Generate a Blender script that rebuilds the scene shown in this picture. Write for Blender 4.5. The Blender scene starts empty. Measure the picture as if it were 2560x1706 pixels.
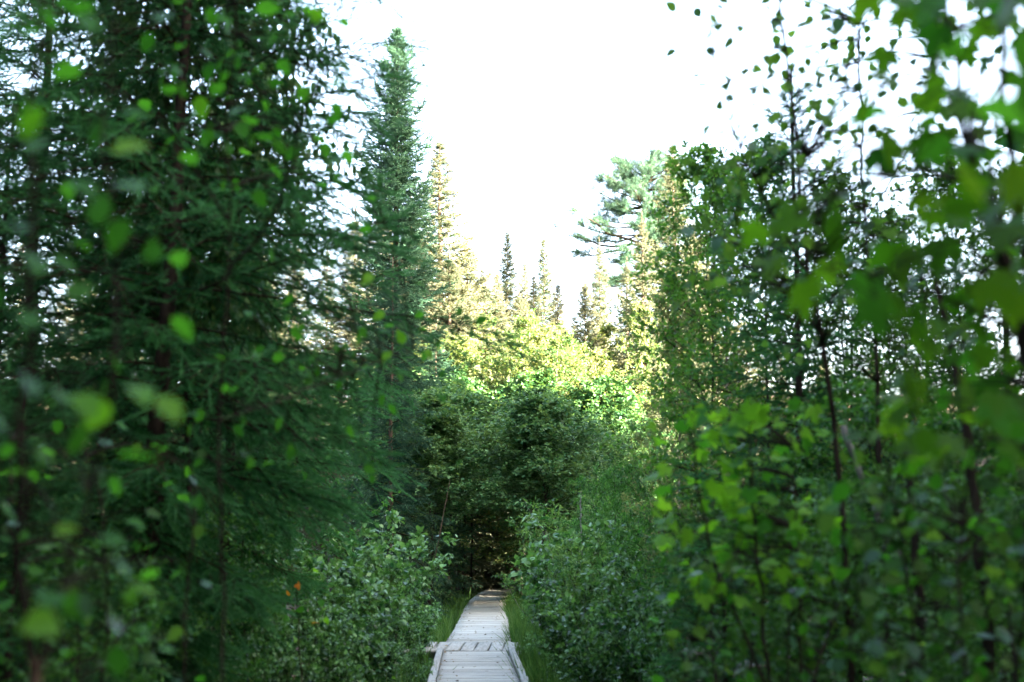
import bpy, math, random
import numpy as np
from mathutils import Vector, Matrix, Euler

# ------------------------------------------------------------------ camera, sky, sun, exposure
R = math.radians
scene = bpy.context.scene
EYE, FPX, HORIZON = 1.66, 2560 * 50 / 36.0, 1370.0
PITCH = math.atan((HORIZON - 853.0) / FPX)
cam_d = bpy.data.cameras.new('camera')
cam = bpy.data.objects.new('camera', cam_d)
scene.collection.objects.link(cam)
cam.location = (0, 0, EYE)
cam.rotation_euler = (R(90) + PITCH, 0, 0)
cam_d.lens = 50; cam_d.sensor_width = 36
cam_d.clip_start = 0.05; cam_d.clip_end = 3000
cam_d.dof.use_dof = True
cam_d.dof.focus_distance = 42.0
cam_d.dof.aperture_fstop = 1.8
scene.camera = cam

SUN_AZ, SUN_EL = 122.0, 20.0        # degrees clockwise from the view direction (+Y), above the horizon
world = bpy.data.worlds.new('World'); scene.world = world; world.use_nodes = True
wn = world.node_tree.nodes; wl = world.node_tree.links; wn.clear()
sky = wn.new('ShaderNodeTexSky'); sky.sky_type = 'NISHITA'; sky.sun_disc = False
sky.sun_elevation = R(SUN_EL); sky.sun_rotation = R(SUN_AZ)
sky.altitude = 300; sky.air_density = 0.8; sky.dust_density = 6.0; sky.ozone_density = 0.2
bg = wn.new('ShaderNodeBackground'); bg.inputs['Strength'].default_value = 0.06
wo = wn.new('ShaderNodeOutputWorld')
wb = wn.new('ShaderNodeMix'); wb.data_type = 'RGBA'; wb.blend_type = 'MULTIPLY'; wb.inputs[0].default_value = 1.0
wb.inputs[7].default_value = (1.06, 1.0, 0.94, 1)
wl.new(sky.outputs[0], wb.inputs[6]); wl.new(wb.outputs[2], bg.inputs[0]); wl.new(bg.outputs[0], wo.inputs[0])

sun_d = bpy.data.lights.new('sun', 'SUN'); sun_d.energy = 4.0; sun_d.angle = R(0.6); sun_d.color = (1.0, 0.84, 0.70)
sun = bpy.data.objects.new('sun', sun_d); scene.collection.objects.link(sun)
sd = Vector((math.sin(R(SUN_AZ)) * math.cos(R(SUN_EL)), math.cos(R(SUN_AZ)) * math.cos(R(SUN_EL)), math.sin(R(SUN_EL))))
sun.rotation_euler = sd.to_track_quat('Z', 'Y').to_euler()
sun.location = (60, 0, 40)
vs = scene.view_settings
vs.view_transform = 'Standard'; vs.look = 'None'; vs.gamma = 1.0; vs.use_curve_mapping = False
vs.exposure = 5.25
scene.cycles.max_bounces = 6; scene.cycles.diffuse_bounces = 1; scene.cycles.glossy_bounces = 2
scene.cycles.transmission_bounces = 2; scene.cycles.transparent_max_bounces = 4
scene.cycles.caustics_reflective = False; scene.cycles.caustics_refractive = False
scene.cycles.use_denoising = True

# ------------------------------------------------------------------ helpers
COL = scene.collection
CP, SP = math.cos(PITCH), math.sin(PITCH)
def P(u, v, Y):
    """world point at ground distance Y (metres along +Y) seen at photo pixel u, v"""
    a = (u - 1280.0) / FPX; b = (853.0 - v) / FPX
    fy = CP - b * SP; fz = SP + b * CP
    s = Y / fy
    return Vector((a * s, Y, EYE + fz * s))
def smooth(t): t = min(1.0, max(0.0, t)); return t * t * (3 - 2 * t)
def ground_z(x, y):
    z = -0.42 + 0.07 * math.sin(x * 0.9 + 1.3) * math.cos(y * 0.7) + 0.05 * math.sin(x * 2.3 + y * 1.7)
    if y > 66:
        d = y - 66
        z += 0.27 * d * smooth(d / 6) if d < 56 else 0.27 * 56 + (d - 56) * 0.02
    if y > 70: z += 0.25 * math.sin(x * 0.31 + 2) * min(1, (y - 70) / 15)
    return z

def mk(name, V, T, mat, tint=None, smooth_sh=False):
    V = np.asarray(V, np.float32).reshape(-1, 3); T = np.asarray(T, np.int32).reshape(-1, 3)
    me = bpy.data.meshes.new(name)
    me.vertices.add(len(V)); me.vertices.foreach_set('co', V.ravel())
    me.loops.add(T.size); me.loops.foreach_set('vertex_index', T.ravel())
    me.polygons.add(len(T))
    me.polygons.foreach_set('loop_start', np.arange(0, T.size, 3, dtype=np.int32))
    me.polygons.foreach_set('loop_total', np.full(len(T), 3, np.int32))
    if smooth_sh: me.polygons.foreach_set('use_smooth', np.ones(len(T), bool))
    if tint is not None:
        a = me.attributes.new('tint', 'FLOAT', 'POINT'); a.data.foreach_set('value', np.asarray(tint, np.float32))
    me.update(calc_edges=True)
    if mat: me.materials.append(mat)
    return me
def ob(name, me, parent=None, loc=(0, 0, 0), rot=(0, 0, 0), sc=(1, 1, 1)):
    o = bpy.data.objects.new(name, me); COL.objects.link(o)
    o.location = loc; o.rotation_euler = rot; o.scale = sc
    if parent: o.parent = parent
    return o
def tag(o, label=None, cat=None, group=None, kind=None):
    if label: o['label'] = label
    if cat: o['category'] = cat
    if group: o['group'] = group
    if kind: o['kind'] = kind
    return o

class Geo:
    def __init__(s): s.V = []; s.T = []; s.t = []; s.n = 0
    def add(s, V, T, tint=0.5):
        V = np.asarray(V, float).reshape(-1, 3); T = np.asarray(T, int).reshape(-1, 3)
        s.V.append(V); s.T.append(T + s.n); s.n += len(V)
        s.t.append(np.full(len(V), tint) if np.isscalar(tint) else np.asarray(tint))
    def arrays(s): return np.concatenate(s.V), np.concatenate(s.T), np.concatenate(s.t)
    def mesh(s, name, mat, sm=False):
        V, T, t = s.arrays(); return mk(name, V, T, mat, t, sm)

def nrm(a): return a / np.maximum(np.linalg.norm(a, axis=-1, keepdims=True), 1e-9)
def scatter(geo, tmpl, pos, d, n, size, tint):
    """place the template (axis +Y, face +Z) at pos, pointing along d, face towards n"""
    tv, tt = tmpl
    d = nrm(d); x = nrm(np.cross(d, n)); z = np.cross(x, d)
    B = np.stack([x, d, z], axis=1)                        # k,3(rows: axes),3
    V = np.einsum('vj,kjc->kvc', tv, B) * size[:, None, None] + pos[:, None, :]
    k, nv = len(pos), len(tv)
    T = (tt[None] + (np.arange(k) * nv)[:, None, None]).reshape(-1, 3)
    geo.add(V.reshape(-1, 3), T, np.repeat(tint, nv))
def tubes(geo, pts, rad, sides=4, ref=(0.13, 0.21, 1.0), tint=0.5):
    """pts k,m,3; rad k,m"""
    pts = np.asarray(pts, float); rad = np.asarray(rad, float)
    if pts.ndim == 2: pts = pts[None]; rad = rad[None]
    k, m, _ = pts.shape
    t = np.gradient(pts, axis=1); t = nrm(t)
    sdir = nrm(np.cross(t, np.asarray(ref, float))); udir = np.cross(sdir, t)
    a = np.arange(sides) * 2 * np.pi / sides
    V = pts[:, :, None, :] + rad[:, :, None, None] * (np.cos(a)[None, None, :, None] * sdir[:, :, None, :] + np.sin(a)[None, None, :, None] * udir[:, :, None, :])
    idx = np.arange(k * m * sides).reshape(k, m, sides)
    A = idx[:, :-1, :]; Bq = np.roll(A, -1, axis=2); D = idx[:, 1:, :]; C = np.roll(D, -1, axis=2)
    T = np.concatenate([np.stack([A, Bq, C], -1).reshape(-1, 3), np.stack([A, C, D], -1).reshape(-1, 3)])
    geo.add(V.reshape(-1, 3), T, tint)

# ------------------------------------------------------------------ materials
def nodes(m):
    m.use_nodes = True; nt = m.node_tree; nt.nodes.clear()
    return nt, nt.nodes, nt.links
def foliage(name, c0, c1, trans=0.4, tcol=None, rough=0.6, spec=0.08, c2=None):
    m = bpy.data.materials.new(name); nt, N, L = nodes(m)
    at = N.new('ShaderNodeAttribute'); at.attribute_name = 'tint'
    oi = N.new('ShaderNodeObjectInfo')
    ad = N.new('ShaderNodeMath'); ad.operation = 'ADD'
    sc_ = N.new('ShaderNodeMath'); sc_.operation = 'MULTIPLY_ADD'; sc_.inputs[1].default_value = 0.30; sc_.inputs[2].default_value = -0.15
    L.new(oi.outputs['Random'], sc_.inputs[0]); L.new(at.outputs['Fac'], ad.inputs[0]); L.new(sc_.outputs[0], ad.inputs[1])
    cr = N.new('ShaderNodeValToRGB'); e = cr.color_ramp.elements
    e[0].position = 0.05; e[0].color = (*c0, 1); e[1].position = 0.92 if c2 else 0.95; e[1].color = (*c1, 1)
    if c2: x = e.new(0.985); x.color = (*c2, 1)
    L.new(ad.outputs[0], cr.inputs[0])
    p = N.new('ShaderNodeBsdfPrincipled'); p.inputs['Roughness'].default_value = rough
    p.inputs['Specular IOR Level'].default_value = spec
    L.new(cr.outputs[0], p.inputs['Base Color'])
    tr = N.new('ShaderNodeBsdfTranslucent')
    mx = N.new('ShaderNodeMix'); mx.data_type = 'RGBA'; mx.blend_type = 'MULTIPLY'; mx.inputs[0].default_value = 1.0
    L.new(cr.outputs[0], mx.inputs[6]); mx.inputs[7].default_value = (*(tcol or (1.9, 1.75, 0.7)), 1)
    L.new(mx.outputs[2], tr.inputs[0])
    ms = N.new('ShaderNodeMixShader'); ms.inputs[0].default_value = trans
    L.new(p.outputs[0], ms.inputs[1]); L.new(tr.outputs[0], ms.inputs[2])
    o = N.new('ShaderNodeOutputMaterial'); L.new(ms.outputs[0], o.inputs[0])
    return m
def leaf_mat(name, c0, c1, trans=0.55, rough=0.45):
    """single large leaves: object random picks the shade, veins and blotches by noise"""
    m = bpy.data.materials.new(name); nt, N, L = nodes(m)
    oi = N.new('ShaderNodeObjectInfo'); tc = N.new('ShaderNodeTexCoord')
    nz = N.new('ShaderNodeTexNoise'); nz.inputs['Scale'].default_value = 14; L.new(tc.outputs['Object'], nz.inputs['Vector'])
    ad = N.new('ShaderNodeMath'); ad.operation = 'MULTIPLY_ADD'; ad.inputs[1].default_value = 0.5; L.new(nz.outputs[0], ad.inputs[0])
    su = N.new('ShaderNodeMath'); su.operation = 'ADD'; su.inputs[1].default_value = -0.25; L.new(oi.outputs['Random'], su.inputs[0]); L.new(su.outputs[0], ad.inputs[2])
    mc = N.new('ShaderNodeMix'); mc.data_type = 'RGBA'; mc.inputs[6].default_value = (*c0, 1); mc.inputs[7].default_value = (*c1, 1)
    L.new(ad.outputs[0], mc.inputs[0])
    p = N.new('ShaderNodeBsdfPrincipled'); p.inputs['Roughness'].default_value = rough; p.inputs['Specular IOR Level'].default_value = 0.14
    L.new(mc.outputs[2], p.inputs['Base Color'])
    tr = N.new('ShaderNodeBsdfTranslucent')
    mx = N.new('ShaderNodeMix'); mx.data_type = 'RGBA'; mx.blend_type = 'MULTIPLY'; mx.inputs[0].default_value = 1.0
    L.new(mc.outputs[2], mx.inputs[6]); mx.inputs[7].default_value = (2.2, 2.1, 0.8, 1); L.new(mx.outputs[2], tr.inputs[0])
    ms = N.new('ShaderNodeMixShader'); ms.inputs[0].default_value = trans
    L.new(p.outputs[0], ms.inputs[1]); L.new(tr.outputs[0], ms.inputs[2])
    o = N.new('ShaderNodeOutputMaterial'); L.new(ms.outputs[0], o.inputs[0])
    return m
def rough_mat(name, c0, c1, scale=(8, 8, 2), rough=0.9, detail=6, bump=0.4, coord='Object', obj_rand=0.0, dist=0.02):
    m = bpy.data.materials.new(name); nt, N, L = nodes(m)
    tc = N.new('ShaderNodeTexCoord'); mp = N.new('ShaderNodeMapping'); mp.inputs['Scale'].default_value = scale
    L.new(tc.outputs[coord], mp.inputs[0])
    vec = mp.outputs[0]
    oi = N.new('ShaderNodeObjectInfo')
    if obj_rand:
        va = N.new('ShaderNodeVectorMath'); va.operation = 'ADD'
        vm = N.new('ShaderNodeMath'); vm.operation = 'MULTIPLY'; vm.inputs[1].default_value = 97.0
        L.new(oi.outputs['Random'], vm.inputs[0]); L.new(vec, va.inputs[0]); L.new(vm.outputs[0], va.inputs[1]); vec = va.outputs[0]
    nz = N.new('ShaderNodeTexNoise'); nz.inputs['Scale'].default_value = 1.0; nz.inputs['Detail'].default_value = detail; nz.inputs['Roughness'].default_value = 0.65
    L.new(vec, nz.inputs['Vector'])
    cr = N.new('ShaderNodeValToRGB'); cr.color_ramp.elements[0].position = 0.3; cr.color_ramp.elements[1].position = 0.72
    cr.color_ramp.elements[0].color = (*c0, 1); cr.color_ramp.elements[1].color = (*c1, 1)
    L.new(nz.outputs[0], cr.inputs[0])
    col = cr.outputs[0]
    if obj_rand:
        hs = N.new('ShaderNodeHueSaturation'); vv = N.new('ShaderNodeMath'); vv.operation = 'MULTIPLY_ADD'
        vv.inputs[1].default_value = obj_rand; vv.inputs[2].default_value = 1 - obj_rand * 0.5
        L.new(oi.outputs['Random'], vv.inputs[0]); L.new(vv.outputs[0], hs.inputs['Value']); L.new(col, hs.inputs['Color']); col = hs.outputs[0]
    p = N.new('ShaderNodeBsdfPrincipled'); p.inputs['Roughness'].default_value = rough; p.inputs['Specular IOR Level'].default_value = 0.02
    L.new(col, p.inputs['Base Color'])
    bp = N.new('ShaderNodeBump'); bp.inputs['Strength'].default_value = bump; bp.inputs['Distance'].default_value = dist
    L.new(nz.outputs[0], bp.inputs['Height']); L.new(bp.outputs[0], p.inputs['Normal'])
    o = N.new('ShaderNodeOutputMaterial'); L.new(p.outputs[0], o.inputs[0])
    return m

M = {}
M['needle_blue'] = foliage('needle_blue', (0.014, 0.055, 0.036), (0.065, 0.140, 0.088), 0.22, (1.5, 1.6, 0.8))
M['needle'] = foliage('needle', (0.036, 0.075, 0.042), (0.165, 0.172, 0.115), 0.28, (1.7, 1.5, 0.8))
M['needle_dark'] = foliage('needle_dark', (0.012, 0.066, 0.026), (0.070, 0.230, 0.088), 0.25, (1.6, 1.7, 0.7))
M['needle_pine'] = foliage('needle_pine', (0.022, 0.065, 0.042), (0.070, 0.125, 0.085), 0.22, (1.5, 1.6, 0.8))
M['leaf_birch'] = foliage('leaf_birch', (0.050, 0.115, 0.040), (0.195, 0.215, 0.110), 0.50, (1.8, 1.75, 0.8))
M['leaf_mid'] = foliage('leaf_mid', (0.014, 0.080, 0.016), (0.085, 0.240, 0.050), 0.40, None, 0.42, 0.3)
M['leaf_shade'] = foliage('leaf_shade', (0.024, 0.090, 0.030), (0.110, 0.225, 0.080), 0.34, (2.0, 1.55, 0.85), 0.45, 0.2)
M['leaf_wall'] = foliage('leaf_wall', (0.024, 0.110, 0.020), (0.110, 0.250, 0.050), 0.55, None, 0.42, 0.25)
M['leaf_shrub'] = foliage('leaf_shrub', (0.012, 0.075, 0.022), (0.150, 0.330, 0.110), 0.32, None, 0.38, 0.45)
M['leaf_willow'] = foliage('leaf_willow', (0.025, 0.110, 0.028), (0.175, 0.320, 0.100), 0.34, None, 0.42, 0.25)
M['grass'] = foliage('grass', (0.022, 0.075, 0.018), (0.085, 0.170, 0.048), 0.40)
M['leaf_green'] = leaf_mat('leaf_green', (0.026, 0.130, 0.016), (0.054, 0.205, 0.024))
M['leaf_bright'] = leaf_mat('leaf_bright', (0.085, 0.265, 0.020), (0.155, 0.350, 0.032))
M['leaf_maple'] = leaf_mat('leaf_maple', (0.034, 0.135, 0.009), (0.085, 0.200, 0.014))
M['leaf_aspen'] = leaf_mat('leaf_aspen', (0.045, 0.120, 0.026), (0.090, 0.190, 0.040))
M['leaf_blue'] = leaf_mat('leaf_blue', (0.040, 0.110, 0.060), (0.075, 0.165, 0.095), 0.25, 0.3)
M['leaf_orange'] = leaf_mat('leaf_orange', (0.42, 0.16, 0.02), (0.50, 0.24, 0.03), 0.4)
M['bark_spruce'] = rough_mat('bark_spruce', (0.045, 0.034, 0.026), (0.16, 0.115, 0.085), (22, 22, 9))
M['bark_dark'] = rough_mat('bark_dark', (0.016, 0.013, 0.011), (0.060, 0.047, 0.038), (24, 24, 8))
M['bark_birch'] = rough_mat('bark_birch', (0.20, 0.15, 0.11), (0.50, 0.45, 0.38), (6, 6, 14), 0.7)
M['bark_grey'] = rough_mat('bark_grey', (0.12, 0.115, 0.105), (0.34, 0.33, 0.31), (18, 18, 7))
M['twig'] = rough_mat('twig', (0.014, 0.012, 0.008), (0.045, 0.038, 0.024), (30, 30, 30))
M['plank'] = rough_mat('plank', (0.265, 0.275, 0.245), (0.465, 0.48, 0.435), (2.2, 34, 20), 0.8, 7, 0.35, 'Object', 0.42, 0.004)
M['rail'] = rough_mat('rail', (0.245, 0.255, 0.23), (0.43, 0.445, 0.41), (30, 2.0, 30), 0.8, 7, 0.4, 'Object', 0.15, 0.004)
M['log'] = rough_mat('log', (0.10, 0.075, 0.05), (0.28, 0.22, 0.15), (3, 26, 26), 0.9, 6, 0.5, 'Object', 0.3)

def ground_material():
    m = bpy.data.materials.new('forest_floor'); nt, N, L = nodes(m)
    tc = N.new('ShaderNodeTexCoord')
    a = N.new('ShaderNodeTexNoise'); a.inputs['Scale'].default_value = 0.5; a.inputs['Detail'].default_value = 8; L.new(tc.outputs['Object'], a.inputs['Vector'])
    b = N.new('ShaderNodeTexVoronoi'); b.inputs['Scale'].default_value = 9; b.inputs['Randomness'].default_value = 1; L.new(tc.outputs['Object'], b.inputs['Vector'])
    cr = N.new('ShaderNodeValToRGB'); e = cr.color_ramp.elements
    e[0].position = 0.35; e[0].color = (0.030, 0.022, 0.014, 1); e[1].position = 0.68; e[1].color = (0.035, 0.055, 0.018, 1)
    x = e.new(0.52); x.color = (0.085, 0.058, 0.034, 1)
    L.new(a.outputs[0], cr.inputs[0])
    mx = N.new('ShaderNodeMix'); mx.data_type = 'RGBA'; mx.blend_type = 'OVERLAY'; mx.inputs[0].default_value = 0.7
    L.new(cr.outputs[0], mx.inputs[6]); L.new(b.outputs['Color'], mx.inputs[7])
    hs = N.new('ShaderNodeHueSaturation'); hs.inputs['Saturation'].default_value = 0.7; L.new(mx.outputs[2], hs.inputs['Color'])
    p = N.new('ShaderNodeBsdfPrincipled'); p.inputs['Roughness'].default_value = 0.95; p.inputs['Specular IOR Level'].default_value = 0.15
    L.new(hs.outputs[0], p.inputs['Base Color'])
    bp = N.new('ShaderNodeBump'); bp.inputs['Strength'].default_value = 0.8; bp.inputs['Distance'].default_value = 0.05
    L.new(b.outputs['Distance'], bp.inputs['Height']); L.new(bp.outputs[0], p.inputs['Normal'])
    o = N.new('ShaderNodeOutputMaterial'); L.new(p.outputs[0], o.inputs[0])
    return m
M['ground'] = ground_material()

# ------------------------------------------------------------------ ground
def build_ground():
    xs = np.concatenate([np.linspace(-900, -60, 12)[:-1], np.linspace(-60, 60, 161), np.linspace(60, 900, 12)[1:]])
    ys = np.concatenate([np.linspace(-900, -20, 10)[:-1], np.linspace(-20, 125, 201), np.linspace(125, 1500, 14)[1:]])
    V = np.array([[x, y, ground_z(x, y)] for y in ys for x in xs])
    nx, ny = len(xs), len(ys)
    i = np.arange(nx * ny).reshape(ny, nx)
    a, b, c, d = i[:-1, :-1], i[:-1, 1:], i[1:, 1:], i[1:, :-1]
    T = np.concatenate([np.stack([a, b, c], -1).reshape(-1, 3), np.stack([a, c, d], -1).reshape(-1, 3)])
    g = ob('ground', mk('ground', V, T, M['ground'], None, True))
    tag(g, 'dark forest floor of soil, moss and fallen leaves', None, None, 'structure')
build_ground()

# ------------------------------------------------------------------ boardwalk
def box_mesh(name, sx, sy, sz, mat, bev=0.004, wob=0.0, seed=0):
    """a board: bevelled top edges, centred in x,y, top at z=0"""
    rng = np.random.RandomState(seed)
    hx, hy, b = sx / 2, sy / 2, bev
    n = 6; xs = np.linspace(-hx, hx, n)
    prof = [(-hy, -sz), (-hy, -b), (-hy + b, 0), (hy - b, 0), (hy, -b), (hy, -sz)]
    V = []
    for k, x in enumerate(xs):
        for (y, z) in prof:
            V.append((x, y + (rng.rand() - .5) * wob, z + (rng.rand() - .5) * wob * 0.6))
    T = []
    m = len(prof)
    for k in range(n - 1):
        for j in range(m):
            a, b2 = k * m + j, k * m + (j + 1) % m
            c, d = a + m, b2 + m
            T += [(a, b2, d), (a, d, c)]
    for k, s in ((0, 1), (n - 1, -1)):
        for j in range(1, m - 1):
            t = (k * m, k * m + j, k * m + j + 1); T.append(t if s < 0 else t[::-1])
    return mk(name, V, T, mat)
rnd = random.Random(5)
def near_x(y): return 0.14 - 0.031 * y
FAR = [(25.8, -0.61), (29, -0.62), (33.7, -0.67), (40, -0.75), (46, -0.78), (52, -0.70), (57, -0.52), (62, -0.28), (70, 0.06)]
def far_x(y):
    ys = [a for a, _ in FAR]; xs = [b for _, b in FAR]
    return float(np.interp(y, ys, xs))
def boardwalk():
    pm = [box_mesh('plank', 1.17 + 0.03 * (i % 2), 0.138, 0.038, M['plank'], 0.006, 0.005, i) for i in range(5)]
    jm = box_mesh('joist', 1.0, 0.05, 0.16, M['rail'], 0.003)
    # near section with raised edge rails
    e = tag(ob('boardwalk', None, None, (near_x(1), 1.0, -0.4)), 'grey plank boardwalk with raised edge rails nearest the viewer', None, None, 'structure')
    th = math.atan(0.031)
    y = 1.0
    while y < 23.55:
        o = ob('plank', rnd.choice(pm), e, (near_x(y) - near_x(1) + rnd.uniform(-.012, .012), y - 1.0, 0.4 + rnd.uniform(-.004, .004)), (rnd.uniform(-.02, .02), rnd.uniform(-.004, .004), th + rnd.uniform(-.006, .006)))
        y += 0.148
    for s in (-1, 1):
        y = 1.0; k = 0
        while y < 23.2:
            L_ = min(3.66, 23.55 - y)
            rm = box_mesh('edge_rail', 0.09, L_ - 0.012, 0.085, M['rail'], 0.008, 0.004, 20 + k)
            yc = y + L_ / 2
            ob('edge_rail', rm, e, (near_x(yc) - near_x(1) + s * 0.565, yc - 1, 0.4 + 0.088), (0, 0, th))
            y += L_; k += 1
        bm_ = box_mesh('beam', 0.05, 22.5, 0.2, M['rail'], 0.004)
        ob('beam', bm_, e, (near_x(12.3) - near_x(1) + s * 0.45, 11.3, 0.4 - 0.042), (0, 0, th))
    # crossing platform of lengthwise boards
    e = tag(ob('crossing_platform', None, None, (-0.6, 24.7, -0.4)), 'skewed platform of short lengthwise boards between the two boardwalk stretches', None, None, 'structure')
    n = 8
    for i in range(n):
        w = 0.236
        me = box_mesh('plank', w - 0.024, 2.06 + rnd.uniform(-.03, .03), 0.045, M['rail'], 0.006, 0.006, 60 + i)
        x = -1.79 + i * w + w / 2 + 0.6
        ob('plank', me, e, (x, -0.05 - 0.04 * (i - 4) * 0.5, 0.4 + 0.012 + rnd.uniform(-.004, .004)), (0, 0, rnd.uniform(-.012, .012) - 0.02))
    for yy in (-0.8, 0.75):
        ob('beam', box_mesh('beam', 1.8, 0.09, 0.3, M['rail'], 0.004, 0, 3), e, (-0.15, yy, 0.4 - 0.022), (0, 0, -0.02))
    # far stretch that bends under the trees
    e = tag(ob('boardwalk', None, None, (far_x(26), 26.0, -0.4)), 'narrow plank boardwalk without rails bending away into the dark tunnel of trees', None, None, 'structure')
    y = 25.86; cnt = 0
    while y < 68.6 and cnt < 298:
        dx = (far_x(y + .5) - far_x(y - .5))
        o = ob('plank', rnd.choice(pm), e, (far_x(y) - far_x(26) + rnd.uniform(-.02, .02), y - 26, 0.4 + rnd.uniform(-.005, .005)), (rnd.uniform(-.02, .02), rnd.uniform(-.005, .005), -math.atan(dx) + rnd.uniform(-.006, .006)), (0.95, 1, 1))
        y += 0.148; cnt += 1
    for s in (-1, 1):
        g = Geo(); yy = np.linspace(25.9, 68.4, 40)
        for a, b in zip(yy[:-1], yy[1:]):
            p0 = np.array([far_x(a) + s * 0.42, a, -0.13]); p1 = np.array([far_x(b) + s * 0.42, b, -0.13])
            tubes(g, np.stack([p0, p1]), np.array([0.07, 0.07]), 4)
        V, T, t = g.arrays(); V = V - np.array([far_x(26), 26.0, -0.4])
        ob('beam', mk('beam', V, T, M['rail']), e)
boardwalk()

def log_mesh(name, L_, r, seed, mat):
    rng = np.random.RandomState(seed); g = Geo()
    xs = np.linspace(-L_ / 2, L_ / 2, 9)
    pts = np.stack([xs, rng.randn(9) * 0.012, rng.randn(9) * 0.012], 1)
    tubes(g, pts, np.full(9, r) * (1 + rng.randn(9) * 0.05), 8)
    V, T, t = g.arrays()
    c0 = len(V); V = np.concatenate([V, pts[[0]], pts[[-1]]])
    ex = [(c0, (j + 1) % 8, j) for j in range(8)] + [(c0 + 1, 64 + j, 64 + (j + 1) % 8) for j in range(8)]
    return mk(name, V, np.concatenate([T, np.array(ex)]), mat, None, True)
def log_steps():
    e = tag(ob('log_steps', None, None, (-1.35, 68.6, ground_z(-1.35, 68.6))), 'rough log steps climbing the dark earth bank past the boardwalk end', 'steps')
    for i in range(7):
        y = 69.6 + i * 1.0; x = -1.42 + 0.12 * i + rnd.uniform(-.08, .08)
        ob('step', log_mesh('step', 1.35 + rnd.uniform(-.15, .2), 0.085, 30 + i, M['log']), e,
           (x + 1.35, y - 68.6, ground_z(x, y) + 0.07 - ground_z(-1.35, 68.6)), (0, rnd.uniform(-.03, .03), rnd.uniform(-.06, .06)))
log_steps()

# ------------------------------------------------------------------ plant templates
def twig_tmpl(n, spread, w, seed, fl=0.75):
    """a needled twig along +Y, length 1"""
    rng = np.random.RandomState(seed); V = []; T = []
    def tri(a, b, c):
        k = len(V); V.extend([a, b, c]); T.append((k, k + 1, k + 2))
    tri((-w * .4, 0, 0), (w * .4, 0, 0), (0, 1, 0)); tri((0, 0, -w * .4), (0, 0, w * .4), (0, 1, 0))
    for i in range(n):
        y = 0.04 + 0.9 * (i + rng.rand() * .6) / n; a = i * 2.4 + rng.rand()
        l = spread * (0.75 + .5 * rng.rand()) * (1.0 - 0.35 * y)
        r = np.array([math.cos(a), 0, math.sin(a) * fl])
        tip = np.array([0, y, 0]) + r * l * 0.85 + np.array([0, l * 0.75, 0])
        s = np.cross(r, (0, 1, 0)); s = s / np.linalg.norm(s)
        b0 = np.array([0, y, 0]) - s * w / 2; b1 = np.array([0, y, 0]) + s * w / 2
        tri(tuple(b0), tuple(b1), tuple(tip))
    return np.array(V, float), np.array(T)
TW_NEAR = twig_tmpl(20, 0.20, 0.055, 1, 0.35)
TW_MID = twig_tmpl(14, 0.24, 0.080, 2, 0.5)
TW_HERO = twig_tmpl(13, 0.24, 0.10, 6, 0.6)
TW_FAR = twig_tmpl(8, 0.32, 0.14, 3)
TW_CARD = twig_tmpl(4, 0.42, 0.32, 5)
TUFT = twig_tmpl(14, 0.75, 0.06, 4, 1.0)
LEAF2 = (np.array([(0, 0, 0), (.33, .42, .07), (0, 1, -.06), (-.33, .42, .07)], float), np.array([(0, 1, 2), (0, 2, 3)]))
LEAF4 = (np.array([(0, 0, 0), (.26, .22, .06), (.30, .58, .05), (0, 1, -.12), (-.30, .58, .05), (-.26, .22, .06), (0, .5, 0)], float),
         np.array([(0, 1, 6), (1, 2, 6), (2, 3, 6), (3, 4, 6), (4, 5, 6), (5, 0, 6)]))
LEAFW = (np.array([(0, 0, 0), (.13, .40, .03), (0, 1, -.10), (-.13, .40, .03)], float), np.array([(0, 1, 2), (0, 2, 3)]))

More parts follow.
